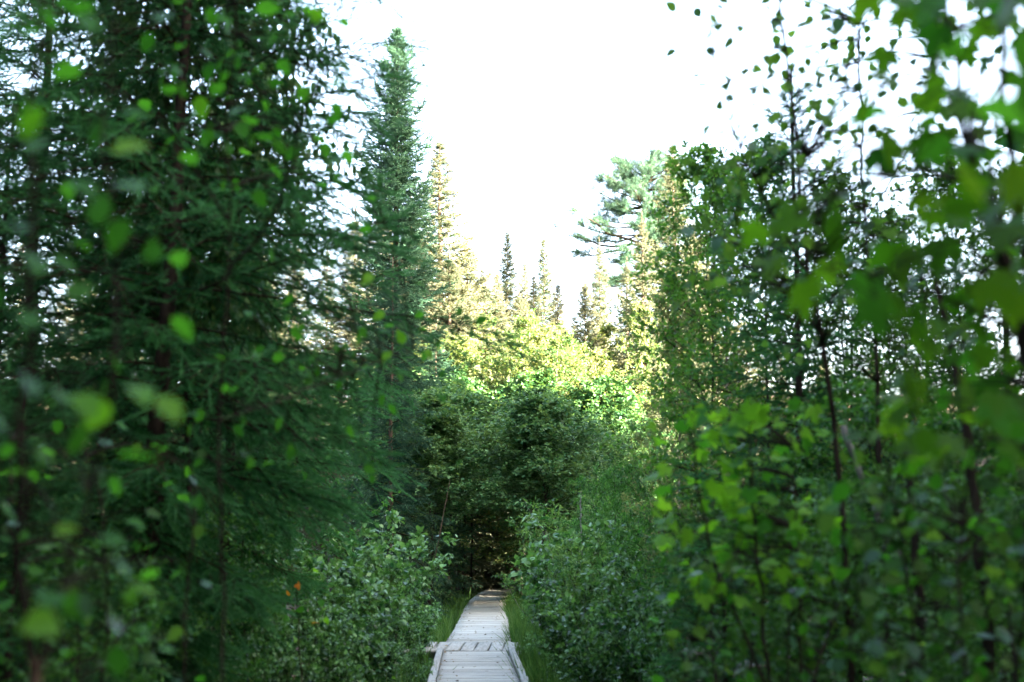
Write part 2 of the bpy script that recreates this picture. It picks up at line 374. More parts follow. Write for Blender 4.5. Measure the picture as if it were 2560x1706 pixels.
def conifer(seed, H, RAD, z0, nb, tmpl, mat, bark, twL=0.22, nsub=12, ntw=6, p=0.8, a_low=-0.25, a_top=0.75, droop=0.35, up=0.3, trunk_r=0.14, thin=0.0, minL=0.12, sides=6, wob=0.04, hang=0.15, jit=0.3, sub=0.42, brk=1.0, tk=2.2, te=0.95, low=None):
    """returns meshes: trunk, branches, crown"""
    rng = np.random.RandomState(seed)
    gt, gb, gc = Geo(), Geo(), Geo()
    m = 12; zz = np.linspace(0, H, m)
    wx = np.cumsum(rng.randn(m)) * wob * 0.3; wy = np.cumsum(rng.randn(m)) * wob * 0.3; wx -= wx[0]; wy -= wy[0]
    tr = trunk_r * (1 - zz / H) ** 0.85 + 0.008; tr[0] *= 1.25
    tubes(gt, np.stack([wx, wy, zz], 1), tr, 10, (1, 0, 0.01))
    t = np.sort(rng.rand(nb) ** 0.9); t = (np.arange(nb) + rng.rand(nb)) / nb
    t = t ** te
    z = z0 + (H * 0.962 - z0) * t
    az = np.arange(nb) * 2.39996 + rng.randn(nb) * jit
    L_ = RAD * ((1 - t) ** p) * (0.55 + 0.6 * rng.rand(nb)) + minL * np.minimum(1, (1 - t) * 3 + .15)
    if low: L_ *= np.interp(z, low[0], low[1])
    if thin: L_ *= np.where(rng.rand(nb) < thin, 0.35, 1)
    a = a_low + (a_top - a_low) * t + rng.randn(nb) * 0.1
    dr = droop * (1 - t) * (0.6 + 0.8 * rng.rand(nb))
    mm = 7; s = np.linspace(0, 1, mm)
    rr = L_[:, None] * s; vert = L_[:, None] * (a[:, None] * s - dr[:, None] * s ** 1.6 * 1.3 + up * (1 - 0.3 * t)[:, None] * s ** 3)
    bx = np.interp(z, zz, wx); by = np.interp(z, zz, wy)
    azb = az[:, None] + (rng.randn(nb) * 0.18)[:, None] * s
    pts = np.stack([bx[:, None] + rr * np.cos(azb), by[:, None] + rr * np.sin(azb), z[:, None] + vert], -1)
    br = brk * (0.005 + 0.008 * L_)[:, None] * (1 - 0.85 * s)
    tubes(gb, pts, br, 4)
    tang = nrm(np.gradient(pts, axis=1))
    # sub-branches
    k = nsub
    su = (np.arange(k) + 0.5 + (rng.rand(nb, k) - .5) * .8) / k
    su = 0.08 + 0.92 * su
    def interp(arr, u):
        f = u * (mm - 1); i0 = np.clip(f.astype(int), 0, mm - 2); fr = (f - i0)[..., None]
        bi = np.arange(nb)[:, None]
        return arr[bi, i0] * (1 - fr) + arr[bi, i0 + 1] * fr
    sp = interp(pts, su); st = nrm(interp(tang, su))
    side = np.where(np.arange(k) % 2 == 0, 1.0, -1.0)[None, :] * np.ones((nb, 1))
    lat = nrm(np.cross(st, np.array([0, 0, 1.0])))
    sdir = st * (0.55 + 0.5 * su[..., None]) + lat * side[..., None] * (0.75 - 0.25 * su[..., None]) + rng.randn(nb, k, 3) * 0.22
    sdir[..., 2] -= hang * rng.rand(nb, k)
    sdir = nrm(sdir)
    sl = L_[:, None] * sub * (1 - su * 0.75) * (0.6 + 0.7 * rng.rand(nb, k)) * np.minimum(1, su * 4) + twL * 0.5 * (0.3 + 0.7 * np.minimum(1, (1 - t) * 2.2))[:, None]
    ss = np.linspace(0, 1, 3)
    spt = sp[:, :, None, :] + sdir[:, :, None, :] * (sl[..., None] * ss)[..., None]
    spt[..., 2] -= (sl[..., None] * ss ** 2) * 0.22
    tubes(gb, spt.reshape(-1, 3, 3), np.tile(np.array([0.006, 0.004, 0.002]), (nb * k, 1)), 3)
    # twigs on the sub-branches
    q = ntw
    tu = (np.arange(q) + rng.rand(nb, k, q)) / q
    tp = sp[:, :, None, :] + sdir[:, :, None, :] * (sl[..., None] * tu)[..., None]
    tp[..., 2] -= (sl[..., None] * tu ** 2) * 0.22
    lat2 = nrm(np.cross(sdir, np.array([0, 0, 1.0])))
    sg = np.where(np.arange(q) % 2 == 0, 1.0, -1.0)
    td = sdir[:, :, None, :] * (0.7 + 0.4 * tu[..., None]) + lat2[:, :, None, :] * sg[None, None, :, None] * 0.6 + rng.randn(nb, k, q, 3) * 0.28
    td[..., 2] -= hang * 0.6
    tsc = (0.32 + 0.68 * np.minimum(1, (1 - t) * tk) ** 0.8)
    tl = twL * (0.6 + 0.6 * rng.rand(nb, k, q)) * tsc[:, None, None]
    n = rng.randn(nb, k, q, 3) * 0.5 + np.array([0, 0, 1.0])
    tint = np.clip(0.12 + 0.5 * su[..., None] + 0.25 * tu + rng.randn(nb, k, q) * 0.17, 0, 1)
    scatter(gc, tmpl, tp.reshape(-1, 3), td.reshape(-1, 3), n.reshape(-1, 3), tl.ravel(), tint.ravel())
    # leader tip
    lt = 10; zt = H * (0.935 + 0.06 * np.arange(lt) / lt)
    d = np.stack([np.cos(np.arange(lt) * 2.4) * .5, np.sin(np.arange(lt) * 2.4) * .5, np.ones(lt) * 1.0], 1)
    scatter(gc, tmpl, np.stack([np.full(lt, wx[-1]), np.full(lt, wy[-1]), zt], 1), d, np.tile([1.0, 0.1, 0], (lt, 1)), np.full(lt, twL * 0.55), np.full(lt, 0.5))
    return gt.mesh('trunk', M[bark], True), gb.mesh('branches', M['twig']), gc.mesh('crown', M[mat])

def broadleaf(seed, H, RAD, z0, nprim, nsec, nleaf, lsize, tmpl, mat, bark, trunk_r=0.07, elev=0.7, stems=1, spread=0.0, prof='oval', wob=0.12, droop=0.3, flat=0.6, lean=0.0, top=True):
    rng = np.random.RandomState(seed)
    gt, gb, gc = Geo(), Geo(), Geo()
    for sidx in range(stems):
        h = H * (1 if sidx == 0 else rng.uniform(0.6, 1.0))
        m = 10; zz = np.linspace(0, h, m)
        az0 = rng.rand() * 6.28 + sidx * 2.4; sp_ = spread * (0.3 + 0.7 * rng.rand()) * (h if stems > 1 else 0) * (sidx > 0 or stems > 2)
        w = np.cumsum(rng.randn(m, 2), 0) * wob * 0.25; w -= w[0]
        q = zz / h
        cx = w[:, 0] + math.cos(az0) * sp_ * q ** 1.3 + lean * h * q; cy = w[:, 1] + math.sin(az0) * sp_ * q ** 1.3
        tr = trunk_r * (1 - q * 0.92) * (1 if sidx == 0 else 0.8)
        tubes(gt, np.stack([cx, cy, zz], 1), tr, 7, (1, 0, .01))
        nb = max(4, int(nprim / stems))
        t = (np.arange(nb) + rng.rand(nb)) / nb
        z = z0 + (h * 0.985 - z0) * t
        if prof == 'oval': pr = np.sin(np.pi * (0.12 + 0.85 * t)) ** 0.7
        elif prof == 'cone': pr = (1 - t) ** 0.7 * 0.9 + 0.12
        else: pr = 0.55 + 0.45 * np.sin(np.pi * t)
        L_ = RAD * pr * rng.uniform(0.6, 1.15, nb) / (1 if stems == 1 else 1.5)
        az = np.arange(nb) * 2.39996 + rng.randn(nb) * 0.3
        el = elev * (0.55 + 0.75 * t) + rng.randn(nb) * 0.12
        mm = 5; s = np.linspace(0, 1, mm)
        bx = np.interp(z, zz, cx); by = np.interp(z, zz, cy)
        rr = L_[:, None] * s * np.cos(el)[:, None]; vv = L_[:, None] * (np.sin(el)[:, None] * s - droop * 0.5 * s ** 2)
        azb = az[:, None] + rng.randn(nb)[:, None] * 0.25 * s
        pts = np.stack([bx[:, None] + rr * np.cos(azb), by[:, None] + rr * np.sin(azb), z[:, None] + vv], -1)
        pts[:, 1:] += rng.randn(nb, mm - 1, 3) * 0.02 * L_[:, None, None]
        tubes(gb, pts, (0.004 + trunk_r * 0.10 * L_ / RAD)[:, None] * (1 - .8 * s), 4)
        tang = nrm(np.gradient(pts, axis=1))
        k = nsec; su = 0.15 + 0.85 * (np.arange(k) + rng.rand(nb, k)) / k
        f = su * (mm - 1); i0 = np.clip(f.astype(int), 0, mm - 2); fr = (f - i0)[..., None]; bi = np.arange(nb)[:, None]
        sp = pts[bi, i0] * (1 - fr) + pts[bi, i0 + 1] * fr; st = tang[bi, i0]
        sdir = nrm(st * 0.7 + rng.randn(nb, k, 3) * np.array([0.6, 0.6, 0.4]) + np.array([0, 0, 0.12]))
        sl = L_[:, None] * 0.38 * (1.1 - .6 * su) * rng.uniform(0.5, 1.3, (nb, k)) + lsize * 1.5
        ss = np.linspace(0, 1, 3)
        spt = sp[:, :, None, :] + sdir[:, :, None, :] * (sl[..., None] * ss)[..., None]
        spt[..., 2] -= (sl[..., None] * ss ** 2) * droop * 0.5
        tubes(gb, spt.reshape(-1, 3, 3), np.tile(np.array([0.005, 0.0035, 0.0015]), (nb * k, 1)), 3)
        ql = nleaf; lu = 0.1 + 0.9 * (np.arange(ql) + rng.rand(nb, k, ql)) / ql
        lp = sp[:, :, None, :] + sdir[:, :, None, :] * (sl[..., None] * lu)[..., None]
        lp[..., 2] -= (sl[..., None] * lu ** 2) * droop * 0.5
        ld = sdir[:, :, None, :] * 0.5 + rng.randn(nb, k, ql, 3) * 0.55; ld[..., 2] -= 0.25
        n = rng.randn(nb, k, ql, 3) * flat + np.array([0, 0, 1.0])
        lp = lp + rng.randn(nb, k, ql, 3) * lsize * 0.35
        tint = np.clip(0.45 + (rng.rand(nb, 1, 1) - .5) * 0.4 + (rng.rand(nb, k, 1) - .5) * 0.4 + rng.randn(nb, k, ql) * 0.24, 0, 1)
        scatter(gc, tmpl, lp.reshape(-1, 3), ld.reshape(-1, 3), n.reshape(-1, 3), (lsize * rng.uniform(0.6, 1.25, (nb, k, ql))).ravel(), tint.ravel())
    return gt.mesh('trunk' if stems == 1 else 'stems', M[bark], True), gb.mesh('branches', M['twig']), gc.mesh('crown', M[mat])

def pine(seed, H, mat='needle_pine', bark='bark_grey'):
    rng = np.random.RandomState(seed); gt, gb, gc = Geo(), Geo(), Geo()
    zz = np.linspace(0, H, 12); wx = np.cumsum(rng.randn(12)) * 0.05; wx -= wx[0]
    tubes(gt, np.stack([wx, wx * 0.4, zz], 1), 0.30 * (1 - zz / H) ** 0.7 + 0.02, 9, (1, 0, .01))
    lay = [(0.985, 2.0, .75), (0.965, 2.8, .55), (0.945, 3.3, .4), (0.92, 3.5, .25), (0.90, 3.2, .15), (0.88, 3.2, .1), (0.85, 3.4, .06), (0.82, 3.0, .05), (0.79, 4.3, .02), (0.755, 2.6, .0), (0.70, 2.8, -.05)]
    for (h, rl, el) in lay:
        nbr = rng.randint(6, 9); a0 = rng.rand() * 6.28
        for j in range(nbr):
            az = a0 + j * 6.28 / nbr + rng.randn() * 0.3; L_ = rl * rng.uniform(0.55, 1.08)
            if h < 0.86 and math.cos(az) > 0.2: L_ *= 0.55
            if h < 0.86 and math.cos(az) < -0.3: L_ *= 1.3
            s = np.linspace(0, 1, 7); e = el + rng.randn() * 0.1
            pts = np.stack([np.interp(h * H, zz, wx) + L_ * s * math.cos(az) * math.cos(e), L_ * s * math.sin(az) * math.cos(e), h * H + L_ * (math.sin(e) * s - 0.12 * s + 0.16 * s ** 3)], 1)
            pts[1:] += rng.randn(6, 3) * 0.04 * L_ * 0.4
            tubes(gb, pts, 0.016 + 0.045 * (1 - s) * L_ / 3, 5)
            for c in range(8):
                u = rng.uniform(0.35, 1.0) if h < .9 else rng.uniform(.3, 1)
                b = np.array([np.interp(u, s, pts[:, i]) for i in range(3)])
                d = nrm(np.array([math.cos(az), math.sin(az), 0.25]) + rng.randn(3) * np.array([.6, .6, .25]))
                l2 = rng.uniform(0.25, 0.75)
                tubes(gb, np.stack([b, b + d * l2]), np.array([0.014, 0.006]), 3)
                nt = 14
                uu = rng.rand(nt) ** 0.6
                pp = b + d * (l2 * uu)[:, None] + rng.randn(nt, 3) * np.array([.11, .11, .07])
                dd = d + rng.randn(nt, 3) * 0.7 + np.array([0, 0, .35])
                scatter(gc, TUFT, pp, dd, rng.randn(nt, 3), rng.uniform(0.25, 0.40, nt), np.clip(0.5 + rng.randn(nt) * .25, 0, 1))
    return gt.mesh('trunk', M[bark], True), gb.mesh('branches', M['twig']), gc.mesh('crown', M[mat])

def plant(name, meshes, H, top=None, Y=None, u=None, v=None, label='', cat='tree', group=None, rz=0.0, loc=None, height=None, tilt=(0, 0), wide=1.0, names=('trunk', 'branches', 'crown')):
    """a copy of a plant kind whose tip shows at photo pixel u, v at distance Y, its foot on the ground"""
    if loc is None:
        pt = P(u, v, Y); x, y = pt.x, Y; gz = ground_z(x, y); h = pt.z - gz
    else:
        x, y = loc; gz = ground_z(x, y); h = height
    s = h / H
    e = ob(name, None, None, (x, y, gz - 0.03), (tilt[0], tilt[1], rz), (s * wide, s * wide, s))
    tag(e, label, cat, group)
    for nm, me in zip(names, meshes):
        o = ob(nm, me, e)
        if nm == 'branches': o['kind'] = 'stuff'
    return e

# ------------------------------------------------------------------ plant kinds
K = {}
K['hero'] = (conifer(11, 18.0, 2.0, 1.2, 280, TW_HERO, 'needle_blue', 'bark_dark', 0.34, 11, 6, tk=3.6, te=0.86, p=0.60, a_low=-0.35, a_top=0.9, droop=0.45, up=0.5, trunk_r=0.16, thin=0.10), 18.0)
K['spire'] = (conifer(12, 16.0, 1.35, 1.5, 200, TW_FAR, 'needle', 'bark_spruce', 0.30, 8, 5, p=0.8, a_low=-0.3, a_top=0.8, droop=0.4, up=0.4, trunk_r=0.13, thin=0.15), 16.0)
K['spire2'] = (conifer(13, 16.0, 1.35, 3.0, 200, TW_FAR, 'needle', 'bark_spruce', 0.33, 7, 5, p=0.75, a_low=-0.45, a_top=0.7, droop=0.3, up=0.4, trunk_r=0.11, thin=0.15), 16.0)
K['fir'] = (conifer(14, 12.0, 2.3, 0.5, 170, TW_MID, 'needle_blue', 'bark_spruce', 0.27, 11, 7, p=0.7, a_low=-0.30, a_top=0.7, droop=0.5, up=0.25, trunk_r=0.12, hang=0.55), 12.0)
K['far_fir'] = (conifer(15, 12.0, 2.5, 0.5, 190, TW_FAR, 'needle', 'bark_spruce', 0.34, 9, 5, p=0.85, a_low=-0.2, a_top=0.7, droop=0.35, up=0.3, trunk_r=0.12, thin=.12), 12.0)
K['near_spruce'] = (conifer(16, 8.0, 2.5, 0.25, 130, TW_NEAR, 'needle_dark', 'bark_dark', 0.22, 16, 8, p=0.50, a_low=-0.05, a_top=0.45, droop=0.42, up=0.12, trunk_r=0.075, hang=0.35, wob=0.08, sub=0.55, brk=0.6, low=([0, 1.6, 2.3, 3.0, 3.6], [.22, .26, .38, .65, 1.0])), 8.0)
K['sapling_spruce'] = (conifer(17, 6.0, 1.35, 0.4, 80, TW_NEAR, 'needle_dark', 'bark_dark', 0.17, 11, 7, p=0.75, a_low=0.0, a_top=0.75, droop=0.35, up=0.3, trunk_r=0.042, hang=0.2, sub=.5, brk=.7), 6.0)
K['pine'] = (pine(18, 22.0), 22.0)
K['canopy'] = (broadleaf(28, 8.0, 2.5, 3.8, 100, 12, 20, 0.125, LEAF2, 'leaf_shade', 'bark_dark', 0.05, 0.5, prof='oval', droop=0.5, flat=.9, wob=.25), 8.0)
K['canopy2'] = (broadleaf(29, 8.0, 2.6, 3.9, 100, 12, 20, 0.115, LEAF2, 'leaf_shade', 'bark_dark', 0.05, 0.75, prof='cone', droop=0.35, flat=1.0, wob=.3), 8.0)
K['canopy3'] = (broadleaf(30, 8.0, 2.5, 3.4, 90, 11, 20, 0.115, LEAF2, 'leaf_birch', 'bark_dark', 0.05, 0.7, prof='oval', droop=0.35, flat=1.0, wob=.3), 8.0)
K['birch'] = (broadleaf(21, 10.0, 2.4, 1.6, 64, 9, 22, 0.095, LEAF2, 'leaf_birch', 'bark_birch', 0.065, 0.75, prof='oval', flat=1.1), 10.0)
K['birch2'] = (broadleaf(22, 9.0, 2.2, 1.2, 60, 9, 22, 0.095, LEAF2, 'leaf_birch', 'bark_birch', 0.055, 0.85, prof='cone', wob=0.2, flat=1.1), 9.0)
K['hardwood'] = (broadleaf(23, 6.0, 2.3, 0.5, 60, 10, 18, 0.085, LEAF4, 'leaf_mid', 'bark_dark', 0.05, 0.45, prof='wide', droop=0.5), 6.0)
K['hardwood2'] = (broadleaf(24, 6.0, 2.0, 0.4, 56, 10, 18, 0.08, LEAF4, 'leaf_mid', 'bark_dark', 0.045, 0.6, prof='oval', droop=0.4, wob=.2), 6.0)
K['leafy_wall'] = (broadleaf(32, 9.0, 2.3, 1.4, 84, 10, 18, 0.075, LEAF4, 'leaf_wall', 'bark_dark', 0.045, 0.8, prof='oval', droop=0.35, wob=.25, flat=.8), 9.0)
K['hardwood_shade'] = (broadleaf(31, 6.0, 2.2, 0.4, 60, 10, 18, 0.09, LEAF2, 'leaf_shade', 'bark_dark', 0.045, 0.5, prof='wide', droop=0.45), 6.0)
K['shrub'] = (broadleaf(25, 2.4, 0.75, 0.15, 100, 4, 8, 0.098, LEAF4, 'leaf_shrub', 'twig', 0.012, 0.95, stems=11, spread=0.50, prof='cone', droop=.25, flat=.55, wob=.2), 2.4)
K['shrub2'] = (broadleaf(26, 2.2, 0.65, 0.15, 100, 4, 8, 0.080, LEAF4, 'leaf_shrub', 'twig', 0.011, 1.05, stems=9, spread=0.48, prof='cone', droop=.15, flat=.55, wob=.25), 2.2)
K['willow'] = (broadleaf(27, 2.6, 0.5, 0.3, 120, 4, 11, 0.105, LEAFW, 'leaf_willow', 'bark_grey', 0.014, 1.2, stems=13, spread=0.46, prof='cone', droop=.05, flat=.8, wob=.2), 2.6)
STEMS = ('stems', 'branches', 'crown')
def place(kind, name, u, v, Y, label, cat='tree', group=None, rz=None, tilt=(0, 0), wide=1.0):
    me, H = K[kind]
    nm = STEMS if kind in ('shrub', 'shrub2', 'willow') else ('trunk', 'branches', 'crown')
    if nm is STEMS: wide *= rnd.uniform(.75, 1.2); tilt = (rnd.uniform(-.14, .14), rnd.uniform(-.14, .14))
    return plant(name, me, H, Y=Y, u=u, v=v, label=label, cat=cat, group=group, rz=rnd.uniform(0, 6.28) if rz is None else rz, tilt=tilt, wide=wide, names=nm)

#SECTION far trees
place('hero', 'spruce_tree', 1000, 20, 45, 'tall narrow blue-green spruce with the highest tip against the white sky', rz=0.4, wide=0.94)
place('fir', 'spruce_tree', 985, 640, 36, 'drooping blue-green spruce at the edge of the boardwalk, below the tallest one', rz=1.0, wide=0.85)
place('spire', 'spruce_tree', 1100, 315, 60, 'slender sunlit spruce just beside the tallest spruce', wide=1.6)
far = [('spire', 1030, 470, 72), ('far_fir', 1165, 590, 66), ('far_fir', 1215, 690, 64), ('spire', 960, 470, 66), ('spire', 890, 520, 70), ('far_fir', 1120, 620, 58)]
for k, u, v, Y in far:
    place(k, 'spruce_tree', u, v, Y, 'pale sunlit spruce in the bank of conifers sloping down beside the tallest spruce', group='sunlit conifers beside the tall spruce', wide=1.5)
place('spire2', 'spruce_tree', 1268, 558, 84, 'first of the two thin spruce spires in the middle of the skyline')
place('spire2', 'spruce_tree', 1356, 575, 86, 'second of the two thin spruce spires mid-skyline, nearer the pine')
place('spire2', 'spruce_tree', 1312, 640, 92, 'faint low spruce tip between the two thin spires on the skyline')
for k, u, v, Y in [('spire', 1205, 650, 80), ('spire2', 1238, 665, 78), ('spire', 1335, 670, 84), ('spire2', 1395, 690, 80), ('far_fir', 1300, 720, 76)]:
    place(k, 'spruce_tree', u, v, Y, 'sunlit spruce in the gap', group='sunlit spruces in the skyline gap', wide=1.2)
place('pine', 'pine_tree', 1600, 430, 78, 'broad flat-topped pine with long layered limbs reaching over the gap', cat='tree', rz=0.2)
place('spire', 'spruce_tree', 1680, 325, 60, 'tall slim spruce in front of the flat-topped pine, its tip above the pine', wide=1.3)
place('spire', 'spruce_tree', 1606, 520, 58, 'slim spruce rising in front of the pine trunk', wide=1.2)
place('spire2', 'spruce_tree', 1498, 590, 72, 'thin spruce spire under the lowest long pine limb')
place('far_fir', 'spruce_tree', 1465, 680, 60, 'short dark green cone-shaped spruce below the thin spire in the gap', wide=0.8)
for k, u, v, Y in [('spire', 1565, 640, 74), ('far_fir', 1730, 560, 64), ('spire', 1770, 640, 68)]:
    place(k, 'spruce_tree', u, v, Y, 'sunlit spruce filling the bank below the flat-topped pine', group='sunlit conifers below the pine', wide=1.5)
for k, u, v, Y in [('spire', 60, 560, 66), ('far_fir', 220, 620, 62), ('spire', 330, 540, 72), ('far_fir', 450, 600, 60), ('spire', 560, 520, 70), ('far_fir', 660, 600, 58), ('spire', 740, 560, 66), ('spire', 820, 600, 74)]:
    place(k, 'spruce_tree', u, v, Y, 'sunlit far spruce glimpsed through the dark near spruce branches', group='far conifers behind the near spruces', wide=1.2)
for k, u, v, Y in [('far_fir', 1860, 800, 62), ('spire', 1950, 860, 70), ('far_fir', 2060, 880, 64), ('spire', 2180, 850, 70), ('far_fir', 2290, 900, 62), ('spire', 2400, 880, 70), ('far_fir', 2510, 900, 64)]:
    place(k, 'spruce_tree', u, v, Y, 'far low conifer glimpsed behind the big maple leaves', group='far conifers behind the maple', wide=1.2)

for k, u, v, Y in [('far_fir', 1760, 960, 50), ('far_fir', 1850, 930, 54), ('far_fir', 1950, 960, 52), ('far_fir', 2060, 950, 54)]:  # mostly hidden firs, added to stop sun reaching the tunnel ground
    place(k, 'spruce_tree', u, v, Y, 'low conifer added for shade behind the young spidery spruce', group='low conifers behind the young spruce', wide=1.3)
for x_, y_, h_ in [(5.5, 62, 8), (8, 59, 8.5), (4.2, 66, 7.5), (7.5, 66, 8.5), (10.5, 62, 8.5), (6.5, 54, 7.5), (9.5, 53, 8), (12.5, 57, 9), (3.2, 57, 7.5), (3.0, 51, 7), (5, 49, 7.5)]:  # firs added to keep direct sun off the far boards
    me_, H_ = K['far_fir']; plant('spruce_tree', me_, H_, loc=(x_, y_), height=h_, label='low conifer added for shade behind the willow bushes', group='low conifers behind the willows', rz=rnd.uniform(0, 6), wide=1.2)
place('birch', 'birch_tree', 1318, 800, 52, 'sunlit slender birch in the centre with its thin pale trunk over the path', rz=0.5, wide=1.2)
place('birch2', 'birch_tree', 1608, 760, 57, 'birch with a pale visible trunk in front of the sunlit bank below the pine', wide=0.9)
for k, u, v, Y in [('birch2', 1300, 870, 50), ('canopy3', 1080, 860, 58), ('birch', 1185, 800, 60), ('birch2', 1070, 830, 60), ('canopy3', 1150, 850, 63)]:
    place(k, 'birch_tree', u, v, Y, 'leafy young birch with lit top between the central birch and the drooping spruce', group='leafy birches beside the central birch', wide=1.25)
for k, u, v, Y in [('birch', 1390, 850, 50), ('birch2', 1470, 880, 51), ('birch', 1440, 860, 56), ('birch2', 1520, 820, 62), ('birch2', 1400, 930, 54), ('birch', 1690, 880, 60)]:
    place(k, 'birch_tree', u, v, Y, 'leafy young birch with lit top between the central birch and the pine', group='leafy birches below the pine', wide=1.2)
for k, u, v, Y in [('canopy2', 1070, 1000, 38), ('canopy2', 1370, 1010, 38), ('canopy', 1080, 985, 41), ('canopy2', 1350, 1000, 41), ('canopy2', 1100, 970, 45), ('canopy2', 1355, 990, 45.5), ('canopy2', 1115, 960, 50), ('canopy2', 1340, 950, 50), ('canopy3', 1125, 880, 55), ('canopy3', 1345, 900, 55), ('canopy3', 1130, 870, 60), ('canopy3', 1340, 870, 60), ('canopy3', 1140, 850, 65), ('canopy3', 1335, 870, 65), ('canopy3', 1330, 850, 71), ('canopy3', 1150, 840, 74), ('canopy3', 1420, 930, 53), ('canopy', 1060, 940, 54), ('canopy3', 1260, 820, 84), ('canopy2', 1480, 960, 49)]:
    place(k, 'hardwood_tree', u, v, Y, 'dark shaded leafy tree roofing over the boardwalk tunnel', group='shaded trees over the path', wide=1.45)
for k, u, v, Y in [('fir', 1085, 1120, 43), ('hardwood_shade', 1100, 1230, 52), ('hardwood_shade', 1085, 1250, 60), ('hardwood_shade', 1385, 1230, 46), ('hardwood_shade', 1370, 1260, 56), ('hardwood_shade', 1360, 1290, 64), ('hardwood_shade', 1040, 1280, 37)]:
    place(k, 'hardwood_sapling' if k != 'fir' else 'spruce_tree', u, v, Y, 'black-green sapling walling in the dark boardwalk tunnel' if k != 'fir' else 'small shaded spruce tucked behind the drooping spruce at the tunnel mouth', group='saplings walling the tunnel' if k != 'fir' else None, wide=1.0)
for k, u, v, Y in [('hardwood_shade', 1420, 1050, 46), ('hardwood_shade', 1500, 1040, 48), ('hardwood_shade', 1580, 1080, 46), ('hardwood_shade', 1660, 1040, 50), ('hardwood_shade', 1370, 1100, 52), ('hardwood_shade', 1400, 1150, 40)]:
    place(k, 'hardwood_tree', u, v, Y, 'dark shaded leafy tree behind the willow bushes', group='shaded trees behind the willows', wide=1.1)

# bare trunks in the tunnel
place('fir', 'spruce_tree', 1090, 800, 51, 'dark trunked spruce standing close to the boardwalk where it enters the tunnel', rz=2.2, wide=0.9)

#SECTION unseen wood added out of the frame to block sun and sky light
def add_shading_wood():
    tm, bm_, cm = conifer(40, 24.0, 3.4, 1.0, 50, TW_CARD, 'needle_dark', 'bark_dark', 1.9, 4, 2, p=0.6, trunk_r=0.28)
    def arr(me):
        V = np.zeros(len(me.vertices) * 3, np.float32); me.vertices.foreach_get('co', V)
        T = np.zeros(len(me.loops), np.int32); me.loops.foreach_get('vertex_index', T)
        return V.reshape(-1, 3), T.reshape(-1, 3)
    cv, ct = arr(cm); tv, tt = arr(tm)
    gc, gt = Geo(), Geo(); rng = np.random.RandomState(3)
    spots = []
    for y in np.arange(-24, 40, 3.6):
        for x in (17.5, 22, 27):
            if x * 0.5 + y * 0.866 > 38: continue
            spots.append((x + rng.uniform(-1, 1), y + rng.uniform(-1.2, 1.2), rng.uniform(0.95, 1.2)))
    for y in np.arange(32, 92, 2.8):
        for dx in (0, 4):
            spots.append((max(24, y * 0.36 + 4.5) + dx + rng.uniform(-.6, 1), y + rng.uniform(-1, 1), rng.uniform(0.52, 0.66) if y < 62 else rng.uniform(0.44, 0.56)))
    for y in np.arange(-26, -5, 3.6):
        for x in np.arange(-26, 17, 4.2): spots.append((x + rng.uniform(-1, 1), y + rng.uniform(-1, 1), rng.uniform(.7, .95)))
    for y in np.arange(-6, 46, 4.2):
        for dx in (0, 5): spots.append((-(abs(y) * .36 + 5.5) - dx + rng.uniform(-1, .3), y, rng.uniform(.6, .8)))
    for (x, y, s) in spots:
        a = rng.rand() * 6.28; Rm = np.array([[math.cos(a), -math.sin(a), 0], [math.sin(a), math.cos(a), 0], [0, 0, 1]])
        o = np.array([x, y, ground_z(x, y)])
        gc.add((cv * s) @ Rm.T + o, ct, rng.uniform(.2, .6)); gt.add((tv * s) @ Rm.T + o, tt)
    e = tag(ob('shading_wood', None, None, (0, 0, 0)), 'unseen dark spruce wood added round the path to block light', None, None, 'stuff')
    for nm, g, mt in (('crown', gc, 'needle_dark'), ('trunk', gt, 'bark_dark')):
        o = ob(nm, g.mesh(nm, M[mt]), e); o['kind'] = 'stuff'
add_shading_wood()

#SECTION shrubs
for i, (k, u, v, Y) in enumerate([('shrub', 900, 1330, 20), ('shrub2', 930, 1400, 20.5), ('shrub', 800, 1360, 18), ('shrub2', 930, 1480, 17.5), ('shrub', 880, 1500, 16.5), ('shrub2', 700, 1420, 16), ('shrub', 840, 1520, 15), ('shrub2', 760, 1580, 13.5), ('shrub', 620, 1500, 14), ('shrub', 1020, 1480, 24), ('shrub2', 980, 1390, 25), ('shrub', 950, 1330, 26), ('shrub2', 1035, 1600, 20.5), ('shrub', 1015, 1640, 18), ('shrub2', 1050, 1560, 24.5), ('shrub', 880, 1290, 24), ('shrub2', 965, 1530, 22), ('shrub', 955, 1590, 18), ('shrub2', 1060, 1500, 28)]):
    place(k, 'leafy_shrub', u, v, Y, 'dense leafy green shrub crowding the boardwalk edge below the drooping spruce', 'shrub', 'shrubs along the spruce side of the boardwalk')
for i, (k, u, v, Y) in enumerate([('willow', 1415, 1310, 26), ('willow', 1425, 1330, 20.5), ('willow', 1520, 1400, 17.5), ('willow', 1365, 1400, 29), ('willow', 1400, 1290, 27), ('willow', 1470, 1220, 26), ('willow', 1540, 1230, 28), ('shrub', 1470, 1290, 23), ('shrub2', 1395, 1400, 22), ('shrub', 1500, 1330, 21), ('shrub2', 1460, 1430, 18), ('shrub', 1570, 1300, 20), ('shrub', 1560, 1420, 16), ('shrub2', 1650, 1360, 17), ('shrub2', 1640, 1480, 14.5), ('shrub', 1500, 1520, 16.5), ('shrub2', 1345, 1500, 30), ('shrub2', 1395, 1600, 20), ('shrub', 1440, 1620, 17.5), ('shrub2', 1345, 1580, 24)]):
    place(k, 'willow_shrub' if k == 'willow' else 'leafy_shrub', u, v, Y, 'narrow-leaved pale willow bush beside the far stretch of boardwalk' if k == 'willow' else 'leafy green shrub crowding the grassy edge of the boardwalk', 'shrub', 'willow bushes by the boardwalk' if k == 'willow' else 'shrubs along the grassy side of the boardwalk')

